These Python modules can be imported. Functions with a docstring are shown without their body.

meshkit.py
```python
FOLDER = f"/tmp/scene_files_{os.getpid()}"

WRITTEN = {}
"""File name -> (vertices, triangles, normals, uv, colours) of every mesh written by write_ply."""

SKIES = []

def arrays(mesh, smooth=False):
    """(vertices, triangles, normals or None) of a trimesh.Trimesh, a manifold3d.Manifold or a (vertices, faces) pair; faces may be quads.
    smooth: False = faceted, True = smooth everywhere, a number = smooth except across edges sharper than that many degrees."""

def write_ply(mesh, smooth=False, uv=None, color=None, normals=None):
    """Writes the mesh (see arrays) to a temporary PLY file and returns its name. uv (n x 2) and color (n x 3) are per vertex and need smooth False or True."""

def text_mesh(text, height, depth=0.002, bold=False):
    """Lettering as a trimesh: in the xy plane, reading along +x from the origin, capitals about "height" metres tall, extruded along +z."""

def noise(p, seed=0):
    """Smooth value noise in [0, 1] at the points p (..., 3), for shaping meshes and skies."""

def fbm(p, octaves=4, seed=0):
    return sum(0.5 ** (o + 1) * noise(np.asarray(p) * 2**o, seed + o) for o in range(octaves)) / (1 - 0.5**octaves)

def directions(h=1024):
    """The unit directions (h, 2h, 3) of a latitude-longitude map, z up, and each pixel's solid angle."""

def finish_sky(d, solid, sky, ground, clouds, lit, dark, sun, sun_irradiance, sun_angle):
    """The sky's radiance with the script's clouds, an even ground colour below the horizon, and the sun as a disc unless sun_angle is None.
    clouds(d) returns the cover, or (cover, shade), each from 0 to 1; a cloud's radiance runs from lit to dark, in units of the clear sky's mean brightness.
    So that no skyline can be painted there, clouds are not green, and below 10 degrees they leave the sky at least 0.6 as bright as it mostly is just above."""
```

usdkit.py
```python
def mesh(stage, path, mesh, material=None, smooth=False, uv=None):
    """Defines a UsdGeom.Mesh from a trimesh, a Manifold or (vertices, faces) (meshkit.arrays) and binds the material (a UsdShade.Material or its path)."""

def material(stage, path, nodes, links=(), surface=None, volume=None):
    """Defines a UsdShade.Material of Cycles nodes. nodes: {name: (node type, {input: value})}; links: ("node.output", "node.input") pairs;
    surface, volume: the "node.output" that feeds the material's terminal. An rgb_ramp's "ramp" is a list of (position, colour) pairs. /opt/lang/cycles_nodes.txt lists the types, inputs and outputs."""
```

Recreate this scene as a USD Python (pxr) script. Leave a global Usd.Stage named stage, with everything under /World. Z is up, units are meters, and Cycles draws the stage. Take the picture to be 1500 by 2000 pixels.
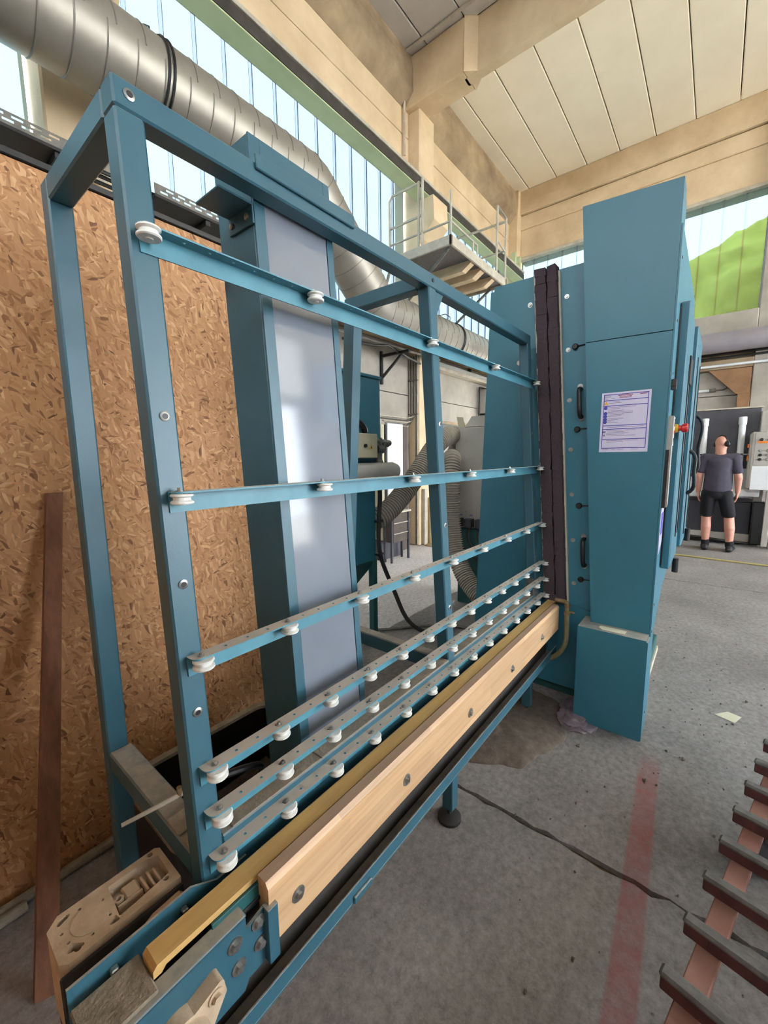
import math, random
import numpy as np, trimesh, manifold3d, shapely
from shapely.geometry import Polygon, Point, box as sbox
import shapely.affinity as aff
import usdkit, meshkit
from pxr import Usd, UsdGeom, UsdLux, UsdShade, Gf, Sdf

stage = Usd.Stage.CreateInMemory()
UsdGeom.SetStageUpAxis(stage, 'Z'); UsdGeom.SetStageMetersPerUnit(stage, 1.0)
W = UsdGeom.Xform.Define(stage, '/World'); stage.SetDefaultPrim(W.GetPrim())
UsdGeom.Scope.Define(stage, '/World/Looks')
R = random.Random(7); NR = np.random.default_rng(7)

# ------------------------------------------------------------------ camera, sky, sun, exposure
EXPOSURE = 0.45
SKY, SUN = 4.8, 190.0
yaw, pitch, roll = np.radians([38.93, -7.64, -0.62])
fwd = np.array([np.cos(yaw)*np.cos(pitch), np.sin(yaw)*np.cos(pitch), np.sin(pitch)])
rgt = np.array([np.sin(yaw), -np.cos(yaw), 0.0]); up = np.cross(rgt, fwd)
rgt, up = np.cos(roll)*rgt + np.sin(roll)*up, -np.sin(roll)*rgt + np.cos(roll)*up
cam = UsdGeom.Camera.Define(stage, '/World/camera')
cam.AddTransformOp().Set(Gf.Matrix4d(*rgt, 0, *up, 0, *(-fwd), 0, 0, 0, 1.48, 1))
cam.CreateHorizontalApertureAttr(36.0); cam.CreateVerticalApertureAttr(48.0)
cam.CreateFocalLengthAttr(36.0*799/1500); cam.CreateClippingRangeAttr(Gf.Vec2f(0.02, 500))
cam.CreateExposureAttr(EXPOSURE)
dome = UsdLux.DomeLight.Define(stage, '/World/sky_light')
dome.CreateColorAttr(Gf.Vec3f(0.86, 0.93, 1.0)); dome.CreateIntensityAttr(SKY)
sun = UsdLux.DistantLight.Define(stage, '/World/sun_light')
sun.CreateAngleAttr(0.6); sun.CreateIntensityAttr(SUN); sun.CreateColorAttr(Gf.Vec3f(1.0, 0.90, 0.77))
sd = np.array([0.48, 0.66, -0.60]); sd /= np.linalg.norm(sd)           # the way the sunlight travels
zc = -sd; xc = np.cross([0, 0, 1.0], zc); xc /= np.linalg.norm(xc); yc = np.cross(zc, xc)
sun.AddTransformOp().Set(Gf.Matrix4d(*xc, 0, *yc, 0, *zc, 0, 0, 0, 20, 1))

# ------------------------------------------------------------------ materials
def lin(r, g, b):
    return tuple(float(x/12.92 if x <= .04045 else ((x+.055)/1.055)**2.4) for x in (r/255, g/255, b/255))
def mat(name, nodes, links, surface='p.BSDF'):
    return usdkit.material(stage, '/World/Looks/' + name, nodes, links, surface=surface)
def noisy(name, c1, c2=None, scale=6, rough=.5, bump=0, bscale=60, metallic=0, detail=4, stretch=None, spec=.5, dust=None, dust_amt=.8, dust_min=.45, extra=None):
    """A surface whose colour wanders between c1 and c2, with fine relief; dust = colour of the dust lying on faces that look up."""
    c2 = c2 or tuple(x*.88 for x in c1)
    n = {'g': ('geometry', {}), 'n': ('noise_texture', {'scale': scale, 'detail': detail, 'roughness': .6}),
         'r': ('rgb_ramp', {'ramp': [(.3, c2), (.7, c1)]}),
         'p': ('principled_bsdf', {'roughness': rough, 'metallic': metallic, 'specular_ior_level': spec})}
    l = [('n.fac', 'r.fac')]; src = 'g.position'
    if stretch:
        n['m'] = ('mapping', {'scale': stretch}); l.append(('g.position', 'm.vector')); src = 'm.vector'
    l.append((src, 'n.vector')); col = 'r.color'
    if dust:
        n.update({'sx': ('separate_xyz', {}), 'dn': ('noise_texture', {'scale': 22, 'detail': 5, 'roughness': .65}),
                  'mr': ('map_range', {'from_min': .55, 'from_max': .95, 'clamp': True}), 'm2': ('map_range', {'from_min': .25, 'from_max': .55, 'to_min': dust_min, 'to_max': 1.0, 'clamp': True}),
                  'mm': ('math', {'math_type': 'multiply'}), 'ma': ('math', {'math_type': 'multiply', 'value2': dust_amt}),
                  'dr': ('mix', {'color2': dust})})
        l += [('g.true_normal', 'sx.vector'), ('sx.z', 'mr.value'), ('g.position', 'dn.vector'), ('dn.fac', 'm2.value'), ('mr.result', 'mm.value1'),
              ('m2.result', 'mm.value2'), ('mm.value', 'ma.value1'), ('ma.value', 'dr.fac'), (col, 'dr.color1')]
        n['rr'] = ('map_range', {'to_min': rough, 'to_max': .95}); l += [('ma.value', 'rr.value'), ('rr.result', 'p.roughness')]
        col = 'dr.color'
    if extra:
        col = extra(n, l, col)
    l.append((col, 'p.base_color'))
    if bump:
        n['bn'] = ('noise_texture', {'scale': bscale, 'detail': 4}); n['b'] = ('bump', {'strength': bump, 'distance': .004})
        l += [(src, 'bn.vector'), ('bn.fac', 'b.height'), ('b.normal', 'p.normal')]
    return mat(name, n, l)
DUST = lin(176, 163, 148)
TEAL = lin(50, 93, 109)
M = {}
M['teal'] = noisy('teal_paint', TEAL, lin(46, 88, 104), 3, .40, .04, 180, spec=.5, dust=DUST, dust_amt=.75)
M['teal_clean'] = noisy('teal_cabinet_paint', lin(50, 112, 132), lin(45, 104, 124), 1.6, .42, .03, 200, dust=DUST, dust_amt=.8)
M['teal_dark'] = noisy('green_machine_paint', lin(38, 92, 92), lin(30, 78, 80), 4, .5)
M['rail'] = noisy('dusty_rail', lin(78, 140, 158), lin(64, 122, 140), 9, .45, dust=lin(190, 178, 166), dust_amt=.97, dust_min=.85)
M['dusty'] = noisy('dust_covered_metal', lin(150, 140, 126), lin(128, 118, 104), 26, .95, .5, 120)
M['roller'] = noisy('white_plastic', lin(226, 226, 222), lin(205, 203, 198), 30, .38)
M['roller_dark'] = noisy('dirty_groove', lin(96, 92, 88), None, 30, .6)
M['zinc'] = noisy('zinc_metal', lin(188, 188, 186), lin(150, 150, 148), 40, .35, metallic=.9)
M['steel'] = noisy('dull_steel', lin(128, 124, 118), lin(98, 95, 90), 18, .5, metallic=.6)
M['black'] = noisy('black_plastic', lin(28, 28, 30), lin(20, 20, 22), 10, .45)
M['rubber'] = noisy('black_rubber', lin(44, 42, 42), lin(32, 31, 31), 14, .75, .2)
M['shaded_web'] = noisy('shaded_beam_web', lin(52, 48, 46), lin(38, 35, 34), 5, .8, .2)  # shade on the recessed conveyor web is put into this dark colour
M['duct'] = noisy('galvanised_duct', lin(166, 160, 150), lin(148, 142, 134), 3, .45, .05, 30, metallic=.5)
M['duct_seam'] = noisy('duct_seam_metal', lin(140, 134, 128), None, 20, .5, metallic=.5)
M['grey_duct'] = noisy('grey_far_pipe', lin(150, 144, 150), lin(126, 120, 128), 2, .6)
M['concrete'] = noisy('beam_concrete', lin(230, 206, 172), lin(200, 174, 140), 1.7, .9, .35, 24, detail=8)
M['concrete_dark'] = noisy('stained_concrete', lin(184, 162, 132), lin(134, 114, 92), 2.2, .92, .35, 24, detail=8)
M['concrete_wall'] = noisy('wall_concrete', lin(176, 168, 158), lin(148, 141, 131), 2.0, .92, .4, 30, detail=8)
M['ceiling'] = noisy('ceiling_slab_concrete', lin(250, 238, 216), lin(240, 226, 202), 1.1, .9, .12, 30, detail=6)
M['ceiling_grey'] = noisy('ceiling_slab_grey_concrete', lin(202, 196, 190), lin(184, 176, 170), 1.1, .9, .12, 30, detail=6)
M['joint'] = noisy('joint_filler', lin(110, 90, 66), lin(70, 58, 44), 12, .95)
M['green_steel'] = noisy('green_crane_paint', lin(200, 208, 166), lin(184, 194, 150), 2.5, .6)
M['shaded_dark_steel'] = noisy('shaded_crane_web', lin(70, 66, 60), lin(50, 47, 43), 8, .7)  # shade between the crane flanges is painted in as dark steel; the rail shares it
M['pale_steel'] = noisy('pale_steel', lin(198, 190, 174), lin(170, 160, 146), 8, .6)
M['grating'] = noisy('checker_plate', lin(130, 122, 118), lin(104, 98, 95), 60, .75, .6, 90)
M['white'] = noisy('white_enamel', lin(226, 228, 230), lin(210, 212, 214), 3, .4)
M['grey_cab'] = noisy('grey_cabinet_paint', lin(176, 172, 164), lin(160, 155, 147), 3, .5)
M['beige_box'] = noisy('beige_box_paint', lin(196, 190, 164), lin(180, 174, 148), 6, .5)
M['brown'] = noisy('brown_cabinet', lin(92, 80, 74), lin(74, 64, 60), 6, .7)
M['grey_panel'] = noisy('dark_grey_panel', lin(78, 76, 84), lin(62, 60, 68), 3, .6)
M['navy'] = noisy('dark_base_panel', lin(52, 52, 60), lin(42, 42, 50), 3, .6)
M['light_sheet'] = noisy('frosted_white_sheet', lin(126, 133, 145), lin(118, 125, 137), 2.2, .09, 0)
M['red'] = noisy('red_plastic', lin(196, 40, 42), None, 20, .4)
M['yellow'] = noisy('yellow_plastic', lin(226, 180, 50), None, 20, .5)
M['belt'] = noisy('tan_conveyor_belt', lin(206, 168, 104), lin(186, 148, 92), 14, .8, .15, 90, stretch=(.3, 3, 3))
M['felt'] = noisy('dusty_felt', lin(146, 134, 116), lin(112, 103, 90), 40, .98, .7, 140)
M['cast'] = noisy('dusty_casting', lin(200, 178, 152), lin(172, 150, 126), 16, .95, .4, 80)
M['cast_dark'] = noisy('dark_casting', lin(66, 64, 64), lin(48, 46, 47), 12, .8)
M['brush'] = noisy('dark_brush_bristles', lin(84, 70, 78), lin(52, 43, 50), 40, .85, .9, 70, stretch=(1, 2, 14))
M['rust'] = noisy('rusty_red_steel', lin(168, 128, 116), lin(138, 92, 82), 7, .8, .2)
M['bar_rubber'] = noisy('grey_bar_rubber', lin(112, 110, 108), lin(84, 82, 82), 30, .9, .3)
M['bar_wood'] = noisy('red_brown_bar', lin(92, 52, 50), lin(66, 38, 38), 20, .8)
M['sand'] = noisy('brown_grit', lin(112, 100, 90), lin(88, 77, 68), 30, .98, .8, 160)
M['pipe_beige'] = noisy('beige_pipe', lin(206, 184, 140), lin(186, 162, 118), 6, .7)
M['hose_grey'] = noisy('ribbed_hose', lin(186, 178, 162), lin(158, 150, 138), 5, .7)
M['hose_dark'] = noisy('dark_hose_groove', lin(48, 46, 44), None, 5, .8)
M['brass'] = noisy('old_brass', lin(150, 128, 92), lin(104, 88, 66), 50, .5, metallic=.5)
M['hose_green'] = noisy('dusty_green_hose', lin(126, 118, 88), lin(104, 96, 70), 12, .7)
M['paper'] = noisy('laminated_paper', lin(214, 208, 232), lin(204, 198, 226), 8, .3)
M['note'] = noisy('cream_paper', lin(226, 222, 196), None, 8, .8)
M['ink_blue'] = noisy('blue_ink', lin(66, 70, 176), None, 8, .5)
M['ink_grey'] = noisy('grey_ink', lin(128, 122, 158), None, 8, .5)
M['ink_red'] = noisy('red_ink', lin(150, 66, 92), None, 8, .5)
M['orange'] = noisy('orange_label', lin(232, 132, 50), None, 8, .5)
M['skin'] = noisy('skin', lin(206, 150, 132), lin(192, 134, 116), 9, .55)
M['shirt'] = noisy('dark_grey_shirt', lin(74, 70, 84), lin(62, 58, 72), 9, .95, .3, 60)
M['shorts'] = noisy('black_shorts', lin(27, 26, 32), lin(20, 19, 24), 9, .95)
M['shoe'] = noisy('black_shoe', lin(30, 29, 34), None, 9, .6)
M['timber'] = noisy('old_brown_batten', lin(128, 86, 62), lin(96, 62, 44), 7, .85, .3, 60, stretch=(6, 6, .5))
M['rust_board'] = noisy('brown_bracket_paint', lin(150, 112, 78), lin(124, 90, 62), 5, .8)
M['outside'] = noisy('yard_concrete', lin(222, 214, 198), lin(208, 200, 184), .8, .95)
M['leaf'] = mat('sunlit_foliage', {'g': ('geometry', {}), 'n': ('noise_texture', {'scale': 2.5, 'detail': 6}), 'r': ('rgb_ramp', {'ramp': [(.3, lin(206, 198, 92)), (.7, lin(238, 230, 120))]}),
    'd': ('diffuse_bsdf', {}), 't': ('translucent_bsdf', {}), 'x': ('mix_closure', {'fac': .4})},
    [('g.position', 'n.vector'), ('n.fac', 'r.fac'), ('r.color', 'd.color'), ('r.color', 't.color'), ('d.BSDF', 'x.closure1'), ('t.BSDF', 'x.closure2')], 'x.closure')
M['bark'] = noisy('tree_bark', lin(96, 80, 62), None, 9, .9)
def pane_mat(name, t, tl, mix=.3):
    return mat(name, {'tr': ('transparent_bsdf', {'color': t}), 'tl': ('translucent_bsdf', {'color': tl}), 'gl': ('glossy_bsdf', {'color': (.8, .8, .8), 'roughness': .25}),
        'x': ('mix_closure', {'fac': mix}), 'f': ('layer_weight', {'blend': .25}), 'fm': ('math', {'math_type': 'multiply', 'value2': .3}), 'y': ('mix_closure', {})},
        [('tr.BSDF', 'x.closure1'), ('tl.BSDF', 'x.closure2'), ('x.closure', 'y.closure1'), ('gl.BSDF', 'y.closure2'), ('f.facing', 'fm.value1'), ('fm.value', 'y.fac')], 'y.closure')
M['pane'] = pane_mat('polycarbonate_sheet', (.235, .29, .305), (.2, .26, .30), .03)
M['pane_mid'] = pane_mat('milky_window_sheet', (.7, .7, .68), (.80, .77, .71), .72)  # milkier sheet for the unseen right strip, added to spread sunlight over the ceiling
M['pane_clear'] = pane_mat('clearer_window_sheet', (.80, .80, .78), (.7, .7, .7), .12)  # clearer sheet for the unseen back strip, added to let in more light
M['pane_rib'] = pane_mat('sheet_overlap_rib', (.215, .235, .275), (.2, .22, .26), .03)

def wood():
    n = {'g': ('geometry', {}), 'm': ('mapping', {'scale': (1.2, 34, 34)}), 'n': ('noise_texture', {'scale': 1.6, 'detail': 6, 'roughness': .6, 'distortion': .4}),
         'r': ('rgb_ramp', {'ramp': [(.25, lin(182, 142, 104)), (.5, lin(202, 164, 124)), (.75, lin(212, 178, 140))]}),
         'm2': ('mapping', {'scale': (2.6, 1, 22)}), 'v': ('voronoi_texture', {'scale': 1, 'metric': 'chebychev', 'randomness': .35}), 'hs': ('separate_color', {}),
         'mr': ('map_range', {'to_min': .84, 'to_max': 1.08}), 'mx': ('mix', {'mix_type': 'multiply', 'fac': 1.0}), 'cc': ('combine_color', {}),
         'sx': ('separate_xyz', {}), 'z': ('map_range', {'from_min': .6, 'from_max': .95, 'to_max': .65, 'clamp': True}), 'd': ('mix', {'color2': lin(160, 132, 118)}),
         'p': ('principled_bsdf', {'roughness': .5})}
    l = [('g.position', 'm.vector'), ('m.vector', 'n.vector'), ('n.fac', 'r.fac'), ('g.position', 'm2.vector'), ('m2.vector', 'v.vector'), ('v.color', 'hs.color'), ('hs.r', 'mr.value'),
         ('mr.result', 'cc.r'), ('mr.result', 'cc.g'), ('mr.result', 'cc.b'), ('r.color', 'mx.color1'), ('cc.color', 'mx.color2'),
         ('g.true_normal', 'sx.vector'), ('sx.z', 'z.value'), ('z.result', 'd.fac'), ('mx.color', 'd.color1'), ('d.color', 'p.base_color')]
    return mat('beech_board', n, l)
M['wood'] = wood()
def osb():
    n = {'g': ('geometry', {}), 'p': ('principled_bsdf', {'roughness': .7}), 'b': ('bump', {'strength': .35, 'distance': .003}),
         'wn': ('noise_texture', {'scale': 9, 'detail': 3}), 'ws': ('vector_math', {'math_type': 'scale', 'scale': .05}), 'wa': ('vector_math', {'math_type': 'add'})}
    l = [('g.position', 'wn.vector'), ('wn.color', 'ws.vector1'), ('g.position', 'wa.vector1'), ('ws.vector', 'wa.vector2')]
    tones = [(0, lin(108, 70, 42)), (.06, lin(152, 104, 66)), (.3, lin(174, 126, 84)), (.8, lin(184, 136, 94)), (1, lin(206, 162, 120))]
    prev = None
    for k, (a, sc) in enumerate(((70, (90, 1, 22)), (24, (20, 1, 100)), (130, (24, 1, 110)), (98, (18, 1, 84)))):
        n[f'a{k}'] = ('vector_rotate', {'rotate_type': 'y_axis', 'angle': math.radians(a)})
        n[f'm{k}'] = ('mapping', {'scale': sc, 'location': (3.1*k, 0, 1.7*k)})
        n[f'v{k}'] = ('voronoi_texture', {'scale': 1.25, 'randomness': 1.0}); n[f's{k}'] = ('separate_color', {}); n[f'r{k}'] = ('rgb_ramp', {'ramp': tones})
        l += [('wa.vector', f'a{k}.vector'), (f'a{k}.vector', f'm{k}.vector'), (f'm{k}.vector', f'v{k}.vector'), (f'v{k}.color', f's{k}.color'), (f's{k}.r', f'r{k}.fac')]
        if prev:
            n[f'k{k}'] = ('voronoi_texture', {'scale': 20 + 8*k}); n[f'q{k}'] = ('separate_color', {}); n[f'c{k}'] = ('math', {'math_type': 'greater_than', 'value2': .55}); n[f'x{k}'] = ('mix', {})
            l += [('wa.vector', f'k{k}.vector'), (f'k{k}.color', f'q{k}.color'), (f'q{k}.g', f'c{k}.value1'), (f'c{k}.value', f'x{k}.fac'), (prev, f'x{k}.color1'), (f'r{k}.color', f'x{k}.color2')]
            prev = f'x{k}.color'
        else:
            prev = f'r{k}.color'
    n['bw'] = ('rgb_to_bw', {}); l += [(prev, 'p.base_color'), (prev, 'bw.color'), ('bw.val', 'b.height'), ('b.normal', 'p.normal')]
    return mat('strand_board', n, l)
M['osb'] = osb()
def floor_mat(name, c1, c2):
    def extra(n, l, col):
        n.update({'sp': ('voronoi_texture', {'scale': 90}), 'sr': ('map_range', {'from_min': .05, 'from_max': .16, 'to_min': .55, 'to_max': 0, 'clamp': True}), 'smx': ('mix', {'color2': lin(176, 168, 158)}),
                  'n3': ('noise_texture', {'scale': 34, 'detail': 5, 'roughness': .75}), 'r3': ('map_range', {'from_min': .3, 'from_max': .7, 'to_min': .62, 'to_max': 1.28}), 'cc': ('combine_color', {}), 'mu': ('mix', {'mix_type': 'multiply', 'fac': 1.0}),
                  # the worn red line painted along the machine
                  'sx': ('separate_xyz', {}), 'yl': ('math', {'math_type': 'multiply_add', 'value2': .045, 'value3': .0}), 'ys': ('math', {'math_type': 'subtract'}), 'ya': ('math', {'math_type': 'subtract', 'value2': .042}),
                  'yb': ('math', {'math_type': 'absolute'}), 'ym': ('map_range', {'from_min': .034, 'from_max': .044, 'to_min': 1, 'to_max': 0, 'clamp': True}), 'xm': ('map_range', {'from_min': 2.05, 'from_max': 2.3, 'to_min': 1, 'to_max': 0, 'clamp': True}),
                  'wn': ('noise_texture', {'scale': 14, 'detail': 6, 'roughness': .7}), 'wm': ('map_range', {'from_min': .3, 'from_max': .6, 'to_min': .25, 'to_max': .8, 'clamp': True}),
                  'k1': ('math', {'math_type': 'multiply'}), 'k2': ('math', {'math_type': 'multiply'}), 'rd': ('mix', {'color2': lin(150, 92, 92)})})
        l += [('g.position', 'sp.vector'), ('sp.distance', 'sr.value'), ('sr.result', 'smx.fac'), ('g.position', 'n3.vector'), ('n3.fac', 'r3.value'),
              ('r3.result', 'cc.r'), ('r3.result', 'cc.g'), ('r3.result', 'cc.b'), (col, 'mu.color1'), ('cc.color', 'mu.color2'), ('mu.color', 'smx.color1'),
              ('g.position', 'sx.vector'), ('sx.x', 'yl.value1'), ('sx.y', 'ys.value1'), ('yl.value', 'ys.value2'), ('ys.value', 'ya.value1'), ('ya.value', 'yb.value1'), ('yb.value', 'ym.value'),
              ('sx.x', 'xm.value'), ('g.position', 'wn.vector'), ('wn.fac', 'wm.value'), ('ym.result', 'k1.value1'), ('xm.result', 'k1.value2'), ('k1.value', 'k2.value1'), ('wm.result', 'k2.value2'),
              ('k2.value', 'rd.fac'), ('smx.color', 'rd.color1')]
        return 'rd.color'
    return noisy(name, c1, c2, 1.3, .85, .5, 90, detail=8, extra=extra)
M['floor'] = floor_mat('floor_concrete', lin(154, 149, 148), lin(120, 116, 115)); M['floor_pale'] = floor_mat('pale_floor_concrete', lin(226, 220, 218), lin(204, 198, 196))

# ------------------------------------------------------------------ shapes
def mk(v, f=None):
    return trimesh.Trimesh(np.asarray(v, float), f, process=False)
def man(m):
    q = m.to_mesh(); return mk(q.vert_properties[:, :3], q.tri_verts)
def hull(pts):
    return man(manifold3d.Manifold.hull_points(np.asarray(pts, float)))
def cat(*ms):
    ms = [x for m in ms for x in (m if isinstance(m, (list, tuple)) else [m])]
    return trimesh.util.concatenate(ms)
def bx(x0, x1, y0, y1, z0, z1, c=0.0):
    lo, hi = np.minimum([x0, y0, z0], [x1, y1, z1]), np.maximum([x0, y0, z0], [x1, y1, z1])
    if c <= 0:
        return trimesh.creation.box(bounds=[lo, hi])
    c = min(c, *(0.45*(hi - lo))); P = []
    for i in range(8):
        s = np.array([i & 1, i >> 1 & 1, i >> 2 & 1]); p = np.where(s, hi, lo); d = np.where(s, -c, c)
        for k in range(3):
            q = p.astype(float).copy(); q += d; q[k] = p[k]; P.append(q)
    return hull(P)
T = 0.07                                                            # the rack leans back: y grows by T per metre of height
def lean(x0, x1, c0, c1, z0, z1, c=.003, t=T):
    m = bx(x0, x1, c0, c1, z0, z1, c); v = m.vertices.copy(); v[:, 1] += t*v[:, 2]
    return mk(v, m.faces)
def leany(m, t=T):
    v = np.array(m.vertices); v[:, 1] += t*v[:, 2]; return mk(v, m.faces)
def prism(poly, axis, a0, a1):
    """poly in the two other axes: 'x' -> (y, z), 'y' -> (x, z), 'z' -> (x, y)."""
    if not hasattr(poly, 'exterior'): poly = Polygon(poly)
    m = trimesh.creation.extrude_polygon(poly, abs(a1 - a0), engine='earcut'); v = np.array(m.vertices); a = min(a0, a1) + v[:, 2]
    v = {'x': np.stack([a, v[:, 0], v[:, 1]], 1), 'y': np.stack([v[:, 0], a, v[:, 1]], 1), 'z': np.stack([v[:, 0], v[:, 1], a], 1)}[axis]
    f = np.array(m.faces); return mk(v, f[:, ::-1] if axis == 'y' else f)
def cyl(p0, p1, r, n=14, r1=None):
    p0, p1 = np.asarray(p0, float), np.asarray(p1, float); d = p1 - p0; d /= np.linalg.norm(d)
    a = np.cross(d, [0, 0, 1.0] if abs(d[2]) < .9 else [1.0, 0, 0]); a /= np.linalg.norm(a); b = np.cross(d, a)
    t = np.arange(n)*2*np.pi/n; ring = np.cos(t)[:, None]*a + np.sin(t)[:, None]*b; r1 = r if r1 is None else r1
    v = np.vstack([p0 + r*ring, p1 + r1*ring, p0, p1]); f = []
    for i in range(n):
        j = (i + 1) % n; f += [[i, j, n + i], [j, n + j, n + i], [2*n, j, i], [2*n + 1, n + i, n + j]]
    return mk(v, f)
def smooth_path(pts, n=40):
    pts = np.asarray(pts, float)
    from scipy.interpolate import CubicSpline
    s = np.r_[0, np.cumsum(np.linalg.norm(np.diff(pts, axis=0), axis=1))]
    return CubicSpline(s, pts)(np.linspace(0, s[-1], n))
def tube(pts, r, n=10, closed=False):
    pts = np.asarray(pts, float); m = len(pts); r = np.broadcast_to(np.asarray(r, float), (m,))
    t = np.gradient(pts, axis=0); t /= np.linalg.norm(t, axis=1)[:, None]
    a = np.cross(t[0], [0, 0, 1.0] if abs(t[0][2]) < .9 else [1.0, 0, 0]); a /= np.linalg.norm(a); V, F = [], []
    ang = np.arange(n)*2*np.pi/n
    for i in range(m):
        a = a - t[i]*(a @ t[i]); a /= np.linalg.norm(a); b = np.cross(t[i], a)
        V.append(pts[i] + r[i]*(np.cos(ang)[:, None]*a + np.sin(ang)[:, None]*b))
    V = np.vstack(V + [pts[:1], pts[-1:]])
    for i in range(m - 1):
        for j in range(n):
            k = (j + 1) % n; p, q = i*n, (i + 1)*n
            F += [[p + j, p + k, q + j], [p + k, q + k, q + j]]
    for j in range(n):
        k = (j + 1) % n; F += [[m*n, k, j], [m*n + 1, (m - 1)*n + j, (m - 1)*n + k]]
    return mk(V, F)
def lathe(prof, c=(0, 0, 0), n=24, axis='z'):
    """prof: (radius, height) pairs, from bottom to top."""
    V, F = [], []; t = np.arange(n)*2*np.pi/n
    for r, h in prof: V += [(r*math.cos(x), r*math.sin(x), h) for x in t]
    for i in range(len(prof) - 1):
        for j in range(n):
            k = (j + 1) % n; F += [[i*n + j, i*n + k, (i + 1)*n + j], [i*n + k, (i + 1)*n + k, (i + 1)*n + j]]
    b = len(V); V += [(0, 0, prof[0][1]), (0, 0, prof[-1][1])]; e = (len(prof) - 1)*n
    for j in range(n):
        k = (j + 1) % n; F += [[b, k, j], [b + 1, e + j, e + k]]
    V = np.array(V, float)
    if axis == 'x': V = V[:, [2, 0, 1]]
    if axis == 'y': V = V[:, [1, 2, 0]]
    if axis == '-y': V = V[:, [0, 2, 1]]*[1, -1, 1]
    if axis == '-x': V = V[:, [2, 1, 0]]*[-1, 1, 1]
    return mk(V + np.asarray(c, float), F)
def hexbolt(c, axis, r=.008, h=.006, washer=True):
    """A hexagon head on a washer; axis is the way the head looks."""
    d = np.array({'-x': (-1, 0, 0), '-y': (0, -1, 0), 'z': (0, 0, 1), 'x': (1, 0, 0)}[axis], float); c = np.asarray(c, float); ms = []
    if washer: ms.append(cyl(c - d*.002, c + d*.0025, r*1.75, 16))
    ms.append(cyl(c, c + d*(h + .0025), r, 6)); return cat(ms)

# ------------------------------------------------------------------ prims
used, ORG = {}, {}
def fresh(parent, name):
    k = (parent, name); used[k] = used.get(k, -1) + 1
    return name if used[k] == 0 else f'{name}_{used[k]:03d}'
def props(p, label=None, cat_=None, group=None, kind=None):
    for k, v in (('label', label), ('category', cat_), ('group', group), ('kind', kind)):
        if v: p.SetCustomDataByKey(k, v)
def thing(name, label, cat_, loc=(0, 0, 0), group=None, kind=None, rotz=0):
    x = UsdGeom.Xform.Define(stage, '/World/' + fresh('/World', name)); x.AddTranslateOp().Set(Gf.Vec3d(*map(float, loc)))
    if rotz: x.AddRotateZOp().Set(rotz)
    p = x.GetPrim(); props(p, label, cat_, group, kind); ORG[str(p.GetPath())] = np.array(loc, float); return p
def struct(name, label=None):
    return thing(name, label, None, kind='structure')
def part(parent, name, m, material, label=None, smooth=30, kind=None):
    """One mesh under a thing or a part; the mesh is given in world coordinates."""
    pp = str(parent.GetPath()); o = ORG[pp]; path = pp + '/' + fresh(pp, name)
    v, f = np.array(m.vertices) - o, np.array(m.faces)
    g = usdkit.mesh(stage, path, mk(v, f), M[material] if isinstance(material, str) else material, smooth=smooth)
    ORG[path] = o; p = g.GetPrim(); props(p, label, None, None, kind); return p
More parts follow.
